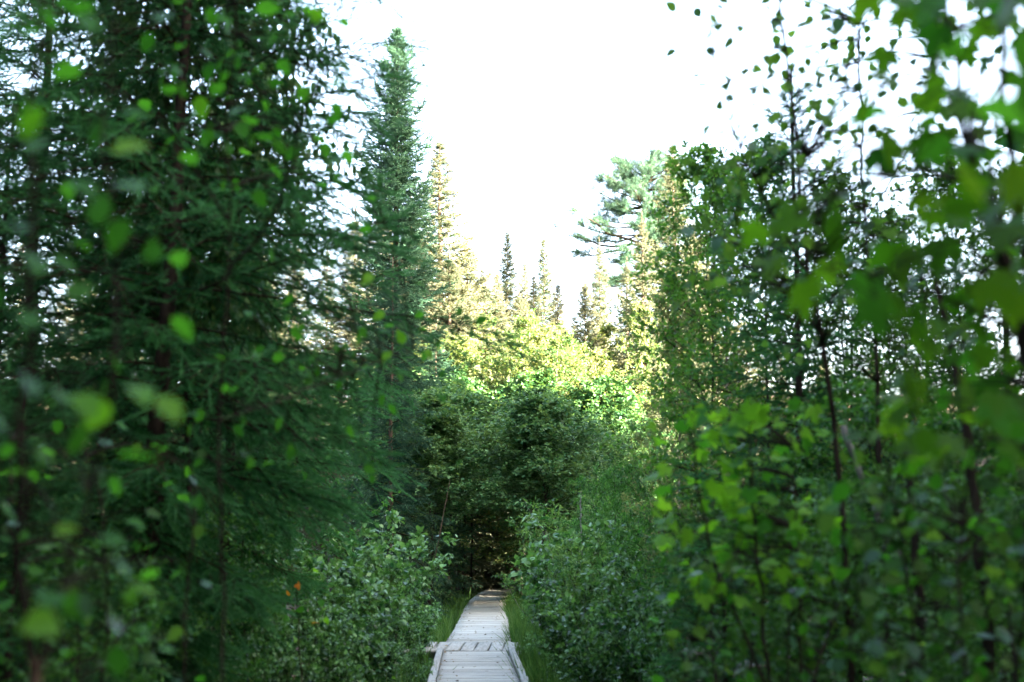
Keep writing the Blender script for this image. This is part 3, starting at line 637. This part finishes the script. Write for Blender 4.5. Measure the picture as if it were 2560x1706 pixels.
for k, u, v, Y in [('hardwood', 1490, 1190, 24), ('hardwood2', 1540, 1170, 22), ('hardwood', 1620, 1150, 19)]:
    place(k, 'hardwood_sapling', u, v, Y, 'green sapling rising out of the shrubs beside the willow bushes', 'tree', 'saplings among the shrubs', wide=.55)
#SECTION near trees
place('near_spruce', 'spruce_tree', 430, -760, 9.6, 'big dark blurred spruce with a thick leaning trunk and long drooping branches', rz=0.9, tilt=(0, 0.06))
for u, v, Y, lb in [(150, -420, 13.5, 'dark spruce behind the thick leaning trunk, at the outer edge of the view'), (600, 130, 15, 'dark spruce between the leaning trunk and the tall skyline spruce'), (560, 480, 20, 'shorter dark spruce behind the leafy shrubs of the boardwalk'), (420, 300, 19, 'dark spruce hidden deep behind the leaning trunk'), (60, 900, 8, 'low dark spruce filling the darkest lower corner'), (20, 250, 12, 'dark spruce closing the gap at the outer edge behind the alder sapling')]:
    place('near_spruce', 'spruce_tree', u, v, Y, lb)
for x_, y_, lb in [(-4.6, 5.2, 'dark spruce added for shade, branch tips hanging in beside the close alder sapling'), (-6.2, 8.6, 'dark spruce added for shade at the outer edge beyond the close alder sapling')]:  # trunks out of frame, added so their shade darkens the lower corner
    me_, H_ = K['near_spruce']; plant('spruce_tree', me_, H_, loc=(x_, y_), height=6.2, label=lb, rz=rnd.uniform(0, 6))
place('sapling_spruce', 'spruce_tree', 1965, 150, 12.5, 'thin young spruce with a spidery bare tip among the aspen leaves', rz=1.0)
for u, v, Y, lb in [(1800, 1180, 11, 'low dark spruce with flat branches behind the bright maple sapling'), (2300, 560, 16, 'dark spruce behind the big maple leaves, against the sky'), (2480, 420, 14, 'dark spruce at the outer edge behind the maple trunk'), (2120, 820, 15, 'spruce between the young spidery spruce and the maple stems')]:
    place('sapling_spruce', 'spruce_tree', u, v, Y, lb, wide=1.2)
for u, v, Y, k in [(2200, 1000, 10, 'hardwood'), (2420, 1050, 9, 'hardwood2'), (2000, 1120, 12, 'hardwood2'), (2330, 1180, 7.5, 'hardwood'), (1880, 1240, 10, 'hardwood2'), (2520, 1250, 6.5, 'hardwood2'), (2080, 1300, 7.5, 'hardwood'), (1760, 1330, 13, 'hardwood')]:
    place(k, 'hardwood_sapling', u, v, Y, 'dark leafy sapling in the thicket under the maple', 'tree', 'saplings in the thicket under the maple')
for u, v, Y, k in [(120, 1150, 9, 'hardwood'), (330, 1250, 11, 'hardwood2'), (520, 1280, 12, 'hardwood'), (620, 1100, 17, 'hardwood2'), (700, 900, 24, 'hardwood'), (540, 900, 22, 'hardwood2'), (200, 1350, 7, 'hardwood2')]:
    place(k, 'hardwood_sapling', u, v, Y, 'dark leafy sapling in the thicket under the big leaning spruce', 'tree', 'saplings in the thicket under the leaning spruce')
place('canopy', 'hardwood_tree', 520, -350, 11.5, 'leafy tree with small leaves mingling with the near spruce tops', wide=0.55)
place('birch', 'birch_tree', 1800, 420, 17, 'birch with small dense leaves in front of the slim spruce', wide=0.85)
for k, u, v, Y in [('leafy_wall', 1790, 400, 16), ('leafy_wall', 1920, 360, 14), ('leafy_wall', 2080, 470, 15), ('leafy_wall', 2230, 540, 13), ('leafy_wall', 2440, 400, 12)]:
    place(k, 'hardwood_tree', u, v, Y, 'leafy tree', group='leafy trees behind the aspens', wide=0.9)
place('birch2', 'birch_tree', 1700, 700, 21, 'lower birch with small leaves overlapping the slim spruce', wide=0.8)

#SECTION large near leaves
def ovate_mesh(name, mat, seed, fat=0.36, serr=0.05):
    rng = np.random.RandomState(seed); n = 11; V = []; T = []
    bend = rng.uniform(-0.25, 0.1); fold = rng.uniform(0.1, 0.3); tw = rng.uniform(-.3, .3)
    for i in range(n):
        y = i / (n - 1); w = fat * math.sin(math.pi * y ** 0.8) ** 0.85 * (1 - .15 * y)
        w *= 1 + (serr if i % 2 else -serr)
        zc = bend * y * y
        V += [(-w, y, zc + fold * w + tw * w * y), (0, y + 0.0, zc), (w, y, zc + fold * w - tw * w * y)]
    for i in range(n - 1):
        a = i * 3
        for j in (0, 1): T += [(a + j, a + j + 1, a + j + 4), (a + j, a + j + 4, a + j + 3)]
    return mk(name, V, T, mat, None, True)
def maple_mesh(name, mat, seed):
    rng = np.random.RandomState(seed)
    out = [(0, .02), (.10, -.06), (.30, -.10), (.34, .03), (.52, .08), (.44, .20), (.60, .36), (.52, .42), (.66, .60), (.46, .58), (.36, .52), (.22, .48), (.27, .66), (.20, .74), (.22, .84), (.10, .86), (0, 1.08)]
    pts = out + [(-x, y) for x, y in out[-2:0:-1]]
    bend = rng.uniform(-.35, .05); cup = rng.uniform(-.3, .35)
    z = lambda x, y: bend * y * y * .6 + cup * abs(x) ** 1.3 + rng.uniform(-.012, .012)
    V = [(0, 0.16, z(0, .16))] + [(x, y, z(x, y)) for x, y in pts]
    inner = []
    n = len(pts)
    # ring halfway for curvature
    V += [(x * .5, .16 + (y - .16) * .5, z(x * .5, .16 + (y - .16) * .5)) for x, y in pts]
    T = []
    for i in range(n):
        j = (i + 1) % n
        T += [(0, 1 + n + i, 1 + n + j), (1 + n + i, 1 + i, 1 + j), (1 + n + i, 1 + j, 1 + n + j)]
    return mk(name, V, T, mat, None, True)
def leaf_set(fn, mats, k, **kw):
    r = []
    for i in range(k): r.append(fn('leaf', M[mats[i % len(mats)]], 100 + i * 7, **kw))
    return r
def leafy(name, label, cat, stems, leaves, meshes, bark='bark_dark', seed=0, droop=0.4, facing=0.5, group=None, calm=None):
    """a plant of single large leaves. stems: list of polylines of points with radius; leaves: (point, size, mesh index or None)"""
    rng = np.random.RandomState(seed)
    base = Vector(stems[0][0][0]); base.z = ground_z(base.x, base.y)
    e = tag(ob(name, None, None, tuple(base)), label, cat, group)
    g = Geo(); b = np.array(base); dense = []
    for pts, r0, r1 in stems:
        A = np.array([list(p) for p in pts], float)
        if not dense or np.min(np.linalg.norm(np.concatenate(dense) - A[0], axis=1)) > 0.25:
            gz = ground_z(A[0, 0], A[0, 1]) - 0.03
            if A[0, 2] > gz + 0.02: A = np.concatenate([[[A[0, 0], A[0, 1], gz]], A])
        f = np.linspace(0, len(A) - 1, max(6, len(A) * 4)); i0 = np.clip(f.astype(int), 0, len(A) - 2); fr = (f - i0)[:, None]
        C = A[i0] * (1 - fr) + A[i0 + 1] * fr
        for _ in range(2): C[1:-1] = (C[:-2] + 2 * C[1:-1] + C[2:]) / 4
        C[1:-1] += rng.randn(len(C) - 2, 3) * 0.006
        tubes(g, C - b, np.linspace(r0, r1, len(C)), 7, (1, 0.05, 0.1)); dense.append(C)
    so = ob('stem', g.mesh('stem', M[bark], True), e)
    gt = Geo(); D = np.concatenate(dense)
    for (p, size, mi) in leaves:
        p = np.array(p)
        dv = D - p; dist = np.linalg.norm(dv, axis=1) + np.maximum(0, dv[:, 2]) * 1.5
        q = D[np.argmin(dist)]
        away = p - q; ln = np.linalg.norm(away)
        mid = (p + q) / 2 + np.array([0, 0, 0.12 * ln]) + rng.randn(3) * 0.03 * ln
        s = np.linspace(0, 1, 6)[:, None]
        curve = (1 - s) ** 2 * q + 2 * s * (1 - s) * mid + s ** 2 * p
        tubes(gt, curve - b, np.linspace(max(0.0016, 0.006 * min(1, ln)), 0.0011, 6), 4)
        d = away / max(ln, 1e-6) * 0.5 + rng.randn(3) * 0.5 + np.array([0, 0, -droop])
        d = d / np.linalg.norm(d)
        n = rng.randn(3) * 0.55 + np.array([0, -facing, 0.8])
        x = np.cross(d, n); x /= np.linalg.norm(x); z = np.cross(x, d)
        Rm = Matrix((x, d, z)).transposed().to_euler()
        me = meshes[rng.choice(calm) if calm else rng.randint(len(meshes))] if mi is None else meshes[mi]
        ob('leaf', me, e, tuple(p - b), Rm, (size, size, size))
    to = ob('twigs', gt.mesh('twigs', M['twig']), e); to['kind'] = 'stuff'
    return e

OV = leaf_set(ovate_mesh, ['leaf_green', 'leaf_green', 'leaf_bright', 'leaf_green', 'leaf_blue'], 10, fat=0.36)
# indices 2, 7 bright; 4, 9 bluish
rl = np.random.RandomState(8)
T1 = [(283, 385, 2.6, .085, 2), (306, 455, 2.6, .10, 0), (314, 547, 2.7, .085, 1), (54, 345, 2.5, .08, 7), (103, 352, 2.6, .075, 0), (180, 452, 2.7, .085, 1), (245, 563, 2.8, .09, 0),
      (306, 275, 3.0, .07, 3), (253, 300, 3.0, .08, 3), (199, 165, 3.0, .08, 0), (126, 66, 2.8, .075, 5), (210, 38, 2.8, .08, 0), (337, 965, 2.5, .085, 2), (400, 990, 2.5, .08, 7), (195, 985, 2.5, .085, 2),
      (264, 1000, 2.6, .08, 7), (130, 970, 2.5, .08, 0), (57, 935, 2.4, .09, 1), (126, 1149, 2.4, .07, 7), (298, 1140, 2.6, .10, 0), (210, 1050, 2.7, .09, 1), (145, 1550, 2.3, .09, 2), (134, 1332, 2.7, .055, 7),
      (287, 1395, 2.8, .07, 0), (329, 1515, 2.9, .06, 2), (333, 1465, 2.9, .06, 7), (203, 1480, 3.0, .07, 4), (126, 1480, 2.8, .10, 1), (275, 1565, 3.0, .08, 9), (40, 180, 2.7, .08, 0), (30, 560, 2.6, .08, 0), (90, 640, 2.7, .09, 3), (70, 780, 2.6, .08, 0), (160, 740, 2.8, .08, 5), (380, 660, 3.1, .08, 0)]
for _ in range(45):
    T1.append((rl.uniform(-60, 470), rl.uniform(0, 1680), rl.uniform(2.6, 3.8), rl.uniform(.05, .09), None if rl.rand() < .4 else int(rl.choice([0, 1, 3, 5, 6]))))
st1 = [([P(60, 2300, 2.8), P(80, 1700, 2.8), P(40, 1200, 2.8), P(90, 700, 2.8), P(60, 300, 2.9), P(120, -200, 3.0)], 0.011, 0.004),
       ([P(80, 1700, 2.8), P(200, 1350, 2.9), P(280, 1000, 2.8), P(300, 700, 2.9), P(260, 350, 3.0), P(300, 0, 3.1)], 0.007, 0.002)]
leafy('alder_sapling', 'blurred close alder sapling with large bright oval leaves at the dark edge', 'sapling', st1, [(P(u, v, Y), s * .88, mi) for u, v, Y, s, mi in T1], OV, seed=4, calm=[0, 1, 3, 5, 6, 8])

T2 = [(421, 161, 4.6, .085, 0), (421, 237, 4.6, .085, 5), (452, 214, 4.6, .08, 0), (498, 241, 4.6, .08, 7), (555, 230, 4.7, .085, 0), (613, 268, 4.7, .085, 0), (628, 314, 4.8, .09, 1), (682, 352, 4.8, .085, 0), (831, 200, 4.4, .07, 0),
      (747, 245, 4.6, .08, 3), (777, 34, 4.2, .075, 2), (720, 42, 4.2, .075, 0), (574, 77, 4.5, .085, 0), (640, 20, 4.4, .08, 5), (690, 100, 4.5, .08, 1), (500, 120, 4.6, .07, 3), (380, 80, 4.7, .08, 0), (520, 20, 4.6, .08, 0), (930, 685, 6.5, .08, 2), (960, 780, 7, .07, 2), (1010, 860, 7, .08, 7), (1060, 880, 7, .07, 2), (1160, 800, 7, .06, 4), (1190, 805, 7, .07, 0), (980, 880, 7, .09, 2), (900, 580, 6, .07, 0), (870, 560, 6, .07, 7), (940, 500, 6, .06, 0)]
for _ in range(70):
    T2.append((rl.uniform(350, 860), rl.uniform(-30, 480) * 1.0, rl.uniform(4.4, 6.5), rl.uniform(.05, .085), None if rl.rand() < .3 else int(rl.choice([0, 1, 3, 5, 6]))))
for _ in range(85):
    t_ = rl.rand(); T2.append((480 + 640 * t_ + rl.randn() * 60, 1000 - 180 * t_ + rl.randn() * 110, 5.4 + 1.7 * t_ + rl.uniform(-.3, .5), rl.uniform(.04, .07), None if rl.rand() < .4 else int(rl.choice([0, 1, 3, 5, 6]))))
st2 = [([P(560, 2000, 5.2), P(560, 1500, 5.3), P(540, 1000, 5.3), P(580, 600, 5.3), P(560, 300, 5.2), P(600, -100, 5.1)], 0.007, 0.003),
       ([P(560, 700, 5.3), P(700, 520, 5.2), P(760, 300, 5.0), P(800, 60, 4.8)], 0.008, 0.002),
       ([P(545, 1050, 5.3), P(760, 980, 5.8), P(950, 900, 6.6), P(1150, 830, 7.0)], 0.0045, 0.0015),
       ([P(570, 550, 5.3), P(420, 330, 5.0), P(400, 100, 4.8)], 0.007, 0.002)]
leafy('alder_sapling', 'blurred leafy sapling arching above the near spruce branches towards the tall spruce', 'sapling', st2, [(P(u, v, Y), s, mi) for u, v, Y, s, mi in T2], OV, seed=5, calm=[0, 1, 3, 5, 6, 8])

MP = leaf_set(maple_mesh, ['leaf_maple', 'leaf_green', 'leaf_maple'], 9)
T3 = [(2080, 530, 3.2, .15, None), (1990, 575, 3.4, .10, None), (2205, 330, 3.4, .12, None), (2170, 240, 3.6, .11, None), (2230, 610, 3.6, .11, None), (2010, 705, 3.5, .11, None), (2180, 690, 3.6, .10, None), (2070, 650, 3.6, .09, None), (2110, 240, 3.8, .10, None), (2330, 260, 3.0, .11, None), (2450, 280, 2.2, .12, None), (2540, 180, 1.9, .13, None), (2500, 60, 2.4, .12, None), (2400, 420, 3.0, .11, None), (2480, 520, 2.9, .11, None), (2550, 400, 2.4, .12, None), (2290, 760, 3.4, .11, None), (1900, 560, 3.6, .08, None), (1950, 640, 3.6, .08, None)]
for _ in range(240):
    u = 2560 + 60 - abs(rl.randn()) * 210; v = rl.uniform(-60, 1150)
    if u < 2060 + max(0, v - 750) * 0.4: continue
    T3.append((u, v, rl.uniform(3.2, 5.8), rl.uniform(.07, .12), None))
st3 = [([P(2660, 2100, 4.2), P(2640, 1500, 4.2), P(2590, 1000, 4.2), P(2545, 740, 4.2), P(2470, 560, 4.1), P(2400, 300, 4.0), P(2360, -100, 3.9)], 0.034, 0.005),
       ([P(2590, 1000, 4.2), P(2560, 600, 4.0), P(2500, 250, 3.6), P(2520, -60, 3.2)], 0.018, 0.005),
       ([P(2400, 450, 4.05), P(2250, 420, 3.6), P(2120, 470, 3.3), P(1990, 540, 3.2)], 0.008, 0.003),
       ([P(2560, 820, 4.2), P(2380, 760, 3.8), P(2200, 680, 3.5), P(2030, 660, 3.3)], 0.008, 0.003),
       ([P(2330, 200, 4.0), P(2230, 220, 3.6), P(2120, 220, 3.5)], 0.006, 0.002)]
leafy('maple_tree', 'close blurred maple with big dark lobed leaves and a leaning trunk at the edge', 'tree', st3, [(P(u, v, Y), s, mi) for u, v, Y, s, mi in T3], MP, seed=6, droop=0.7, facing=0.7)

MB = leaf_set(maple_mesh, ['leaf_bright', 'leaf_green', 'leaf_bright', 'leaf_bright'], 8)
T4 = []
for _ in range(250):
    u = rl.normal(1850, 120); v = rl.uniform(1010, 1500)
    if not (1640 < u < 2080): continue
    T4.append((u, v, rl.uniform(6.4, 7.8), rl.uniform(.055, .10), None))
st4 = [([P(1935, 1900, 6.8), P(1920, 1650, 6.8), P(1890, 1350, 6.8), P(1875, 1150, 6.8), P(1870, 1030, 6.8)], 0.014, 0.004),
       ([P(2000, 1900, 7.0), P(2000, 1600, 7.0), P(1985, 1300, 7.0), P(1990, 1120, 7.0)], 0.010, 0.003),
       ([P(1930, 1750, 6.8), P(1800, 1450, 6.7), P(1740, 1200, 6.7), P(1730, 1040, 6.7)], 0.009, 0.003)]
leafy('maple_sapling', 'bright yellow-green maple sapling with lobed leaves in front of the dark thicket', 'sapling', st4, [(P(u, v, Y), s, mi) for u, v, Y, s, mi in T4], MB, seed=7, droop=0.35, facing=0.6)

OG = leaf_set(ovate_mesh, ['leaf_green', 'leaf_aspen', 'leaf_green', 'leaf_aspen', 'leaf_blue'], 10, fat=0.38)
def thicket(name, label, seed, u0, u1, v0, v1, Y0, Y1, n, meshes, s0, s1, nst):
    r = np.random.RandomState(seed); st = []; Ym = (Y0 + Y1) / 2
    for i in range(nst):
        uu = u0 + (u1 - u0) * (i + .5) / nst
        st.append(([P(uu + r.uniform(-60, 60), 2000, Ym), P(uu + r.uniform(-60, 60), (v0 + v1) / 2 + 200, Ym), P(uu + r.uniform(-80, 80), (v0 + v1) / 2 - 80, Ym + r.uniform(-.3, .3)), P(uu + r.uniform(-90, 90), v0, Ym + r.uniform(-.5, .5))], 0.008, 0.002))
    lv = [(P(r.uniform(u0, u1), v0 + (v1 - v0) * r.rand() ** 1.0, r.uniform(Y0, Y1)), r.uniform(s0, s1), None) for _ in range(n)]
    leafy(name, label, 'sapling', st, lv, meshes, seed=seed, droop=0.35, facing=0.4)
thicket('alder_sapling', 'dark green leafy sapling filling the lower corner under the maple', 61, 2080, 2600, 1080, 1700, 4.2, 6.0, 230, OG, .05, .085, 4)
thicket('alder_sapling', 'green leafy sapling in front of the grassy-side shrubs, below the bright maple sapling', 62, 1640, 2120, 1380, 1720, 6.0, 8.0, 180, OG, .045, .08, 4)
thicket('alder_sapling', 'dark green leafy sapling at the foot of the leaning spruce', 63, 0, 520, 1050, 1700, 4.8, 6.8, 80, OG[:3] + OG[4:8], .045, .08, 3)
OA = leaf_set(ovate_mesh, ['leaf_aspen', 'leaf_aspen', 'leaf_blue', 'leaf_aspen'], 8, fat=0.44, serr=0.03)
T5 = []
for _ in range(330):
    v = rl.uniform(-40, 760); c = 1980 - 0.05 * v
    u = c + rl.randn() * 145 + (rl.rand() < .3) * rl.uniform(0, 200)
    if u < 1650 or (u < 1700 and rl.rand() < .6): continue
    T5.append((u, v, rl.uniform(6.2, 8.2), rl.uniform(.05, .085), None))
st5 = [([P(2140, 1900, 7.4), P(2120, 1500, 7.4), P(2080, 1000, 7.4), P(2020, 650, 7.3), P(1990, 350, 7.2), P(1950, 0, 7.1), P(1930, -200, 7.0)], 0.022, 0.004),
       ([P(2030, 700, 7.3), P(1900, 480, 7.2), P(1820, 300, 7.1), P(1770, 100, 7.0)], 0.008, 0.002),
       ([P(2000, 420, 7.2), P(2100, 250, 7.2), P(2150, 60, 7.2)], 0.007, 0.002),
       ([P(2060, 850, 7.4), P(1950, 700, 7.3), P(1850, 600, 7.2)], 0.006, 0.002)]
leafy('aspen_tree', 'thin aspen with small scattered leaves against the white sky', 'tree', st5, [(P(u, v, Y), s, mi) for u, v, Y, s, mi in T5], OA, seed=8, droop=0.6)

T6 = []
for _ in range(240):
    v = rl.uniform(-40, 900); u = 2160 + rl.randn() * 150
    if u < 1880: continue
    T6.append((u, v, rl.uniform(8.0, 10.5), rl.uniform(.05, .08), None))
st6 = [([P(2230, 1900, 9.2), P(2210, 1400, 9.2), P(2190, 900, 9.2), P(2160, 500, 9.2), P(2150, 200, 9.1), P(2130, -150, 9.0)], 0.022, 0.004),
       ([P(2190, 800, 9.2), P(2060, 600, 9.0), P(2010, 400, 8.9)], 0.007, 0.002), ([P(2160, 560, 9.2), P(2290, 350, 9.2), P(2340, 100, 9.1)], 0.007, 0.002)]
leafy('aspen_tree', 'second thin aspen, its leaves mingling with the big maple leaves', 'tree', st6, [(P(u, v, Y), s_, mi) for u, v, Y, s_, mi in T6], OA, seed=9, droop=0.6)
OO = leaf_set(ovate_mesh, ['leaf_orange', 'leaf_green', 'leaf_bright'], 3, fat=0.4)
leafy('alder_sapling', 'low sapling with a few orange leaves among the shrubs under the spruce branches', 'sapling',
      [([P(760, 1800, 12.2), P(750, 1600, 12.2), P(742, 1460, 12.2)], 0.008, 0.003)],
      [(P(750, 1475, 12), .09, 0), (P(738, 1462, 12), .06, 0), (P(716, 1478, 12), .06, 0), (P(785, 1430, 12), .07, 2), (P(760, 1520, 12), .08, 1), (P(720, 1540, 12), .08, 1), (P(800, 1500, 12), .08, 1), (P(780, 1560, 12), .07, 0), (P(735, 1590, 12), .08, 2), (P(700, 1510, 12), .07, 1), (P(812, 1545, 12), .07, 2)], OO, seed=12)
#SECTION bare stems and dead wood
def bare_trunk(name, label, pts, r0, r1, bark, cat='trunk', group=None):
    base = np.array(pts[0]); g = Geo()
    A = np.array([list(p) for p in pts]); f = np.linspace(0, len(A) - 1, 14); i0 = np.clip(f.astype(int), 0, len(A) - 2); fr = (f - i0)[:, None]
    C = A[i0] * (1 - fr) + A[i0 + 1] * fr
    rng = np.random.RandomState(len(label)); C[1:] += rng.randn(13, 3) * r0 * 0.25
    tubes(g, C - base, np.linspace(r0, r1, 14) * (1 + rng.randn(14) * 0.06), 9, (1, .05, .02))
    o = ob(name, g.mesh(name, M[bark], True), None, tuple(base)); tag(o, label, cat, group); return o
bare_trunk('dead_trunk', 'leaning pale grey dead trunk in the thicket behind the bright maple sapling', [P(2310, 1560, 9), P(2235, 1370, 9), P(2150, 1180, 9), P(2105, 1070, 9)], 0.032, 0.02, 'bark_grey')
bare_trunk('bare_stem', 'dark bare upright stem rising out of the thicket under the maple', [P(2300, 1650, 7), P(2285, 1300, 7), P(2265, 1120, 7), P(2240, 1000, 7)], 0.022, 0.012, 'bark_dark')
bare_trunk('forked_stem', 'grey-dark leaning stem crossing the thicket near the maple trunk', [P(2470, 1700, 6.5), P(2440, 1250, 6.5), P(2400, 950, 6.5), P(2330, 660, 6.5)], 0.03, 0.010, 'bark_dark')
bare_trunk('bare_stem', 'thin pale leaning sapling stem at the mouth of the dark tunnel', [P(1062, 1500, 36), P(1095, 1360, 36), P(1125, 1200, 36)], 0.016, 0.008, 'bark_spruce')
bare_trunk('bare_stem', 'thick black trunk beside the boardwalk in the dark tunnel', [P(1152, 1500, 54), P(1156, 1350, 54), P(1160, 1100, 54)], 0.19, 0.12, 'bark_dark')
bare_trunk('bare_stem', 'slim dark pole-like stem in front of the log steps', [P(1178, 1500, 52), P(1180, 1350, 52), P(1176, 1150, 52)], 0.04, 0.03, 'bark_dark')
bare_trunk('weathered_snag', 'weathered blue-grey snag poking out of the willow bushes', [P(1455, 1400, 24), P(1452, 1290, 24), P(1453, 1228, 24)], 0.018, 0.009, 'bark_grey', 'snag')

#SECTION grass and ground cover
def grass():
    rng = np.random.RandomState(9); g = Geo(); n = 20000
    BL = (np.array([(-.02, 0, 0), (.02, 0, 0), (.016, .5, .03), (-.016, .5, .03), (0, 1, .22)], float), np.array([(0, 1, 2), (0, 2, 3), (3, 2, 4)]))
    y = 12 + 40 * rng.rand(n) ** 1.3; s = np.where(rng.rand(n) < .90, 1, -1)
    cx = np.where(y < 24, 0.14 - .031 * y, np.interp(y, [a for a, _ in FAR], [b for _, b in FAR]))
    x = cx + s * (0.66 + np.abs(rng.randn(n)) * np.where(s > 0, 0.75, 0.4))
    z = np.array([ground_z(a, b) for a, b in zip(x, y)])
    d = np.stack([rng.randn(n) * .32, rng.randn(n) * .32, np.ones(n)], 1); nn = np.stack([rng.randn(n), rng.randn(n), np.zeros(n) + .1], 1)
    scatter(g, BL, np.stack([x, y, z], 1), d, nn, rng.uniform(0.25, 0.75, n), np.clip(.5 + rng.randn(n) * .25, 0, 1))
    o = ob('grass', g.mesh('grass', M['grass'])); tag(o, 'long green grass along both edges of the boardwalk', 'grass', None, 'stuff')
grass()
def undergrowth():
    rng = np.random.RandomState(10); g = Geo(); n = 16000
    y = 5 + 85 * rng.rand(n) ** 1.2; x = (rng.rand(n) * 2 - 1) * (y * 0.42 + 1.5)
    cx = np.where(y < 24, 0.14 - .031 * y, np.interp(y, [a for a, _ in FAR], [b for _, b in FAR]))
    keep = (np.abs(x - cx) > 0.85) & ~((y > 50) & (np.abs(x + 1.0) < 2.2)); x, y = x[keep], y[keep]; n = len(x)
    z = np.array([ground_z(a, b) for a, b in zip(x, y)]) + rng.rand(n) ** 1.6 * 0.7
    d = np.stack([rng.randn(n), rng.randn(n), rng.randn(n) * .3], 1); nn = rng.randn(n, 3) * .5 + np.array([0, 0, 1.])
    scatter(g, LEAF4, np.stack([x, y, z], 1), d, nn, rng.uniform(.05, .11, n), np.clip(.4 + rng.randn(n) * .2, 0, .93))
    o = ob('undergrowth', g.mesh('undergrowth', M['leaf_mid'])); tag(o, 'low leafy undergrowth covering the forest floor', 'undergrowth', None, 'stuff')
undergrowth()

def litter():
    rng = np.random.RandomState(14); g = Geo(); n = 260
    y = 6 + 60 * rng.rand(n) ** 1.2; cx = np.where(y < 24, 0.14 - .031 * y, np.interp(y, [a for a, _ in FAR], [b for _, b in FAR]))
    x = cx + np.sign(rng.randn(n)) * 0.5 * rng.rand(n) ** 0.5
    d = np.stack([rng.randn(n), rng.randn(n), rng.randn(n) * .1], 1); nn = rng.randn(n, 3) * .25 + np.array([0, 0, 1.])
    scatter(g, LEAF4, np.stack([x, y, np.full(n, 0.018)], 1), d, nn, rng.uniform(.03, .07, n), rng.rand(n))
    o = ob('leaf_litter', g.mesh('leaf_litter', M['litter'])); tag(o, 'small brown fallen leaves scattered on the boardwalk planks', 'litter', None, 'stuff')
M['litter'] = foliage('litter', (0.05, 0.032, 0.015), (0.20, 0.13, 0.05), 0.2)
litter()

# ------------------------------------------------------------------ labels that tell look-alikes apart
ORD = ['first', 'second', 'third', 'fourth', 'fifth', 'sixth', 'seventh', 'eighth', 'ninth', 'tenth', 'eleventh', 'twelfth', 'thirteenth', 'fourteenth', 'fifteenth', 'sixteenth', 'seventeenth', 'eighteenth', 'nineteenth', 'twentieth', 'twenty-first', 'twenty-second']
def number(group, base, anchor, key, rev=False):
    m = sorted([o for o in scene.objects if o.get('group') == group and o.parent is None], key=key, reverse=rev)
    for i, o in enumerate(m): o['label'] = base + ', ' + ORD[i] + ' ' + anchor
byu = lambda o: o.location.x / o.location.y
byy = lambda o: o.location.y
number('sunlit conifers beside the tall spruce', 'pale sunlit spruce in the bank beside the tallest spruce', 'towards the sky gap', byu)
number('sunlit spruces in the skyline gap', 'sunlit spruce at the foot of the thin skyline spires', 'towards the pine', byu)
number('sunlit conifers below the pine', 'sunlit spruce in the bank below the flat-topped pine', 'away from the sky gap', byu)
number('far conifers behind the near spruces', 'sunlit far spruce seen through dark near spruce branches', 'towards the tallest spruce', byu)
number('far conifers behind the maple', 'far low conifer glimpsed behind the big maple leaves', 'away from the pine', byu)
number('low conifers behind the young spruce', 'low conifer added for shade behind the young spidery spruce', 'away from the pine', byu)
number('low conifers behind the willows', 'low conifer added for shade behind the willow bushes', 'away from the boardwalk', byu)
number('leafy birches beside the central birch', 'leafy young birch on the spruce side of the central birch', 'away from it', byu, True)
number('leafy birches below the pine', 'leafy young birch on the pine side of the central birch', 'away from it', byu)
number('shaded trees over the path', 'shaded leafy tree roofing the boardwalk tunnel', 'along the path', byy)
number('saplings walling the tunnel', 'black-green sapling walling in the boardwalk tunnel', 'along the path', byy)
number('shaded trees behind the willows', 'shaded leafy tree behind the willow bushes', 'away from the boardwalk', byu)
number('shrubs along the spruce side of the boardwalk', 'dense leafy shrub on the spruce side of the boardwalk', 'along the path', byy)
number('shrubs along the grassy side of the boardwalk', 'leafy green shrub on the grassy side of the boardwalk', 'along the path', byy)
number('willow bushes by the boardwalk', 'narrow-leaved pale willow bush by the far boardwalk', 'away from the planks', byu)
number('leafy trees behind the aspens', 'green leafy tree in the wall behind the aspens', 'away from the slim spruce', byu)
number('saplings among the shrubs', 'green sapling rising out of the shrubs beside the willows', 'away from the boardwalk', byu)
number('saplings in the thicket under the maple', 'dark leafy sapling in the thicket under the maple', 'away from the boardwalk', byu)
number('saplings in the thicket under the leaning spruce', 'dark leafy sapling in the thicket under the leaning spruce', 'away from the boardwalk', byu, True)
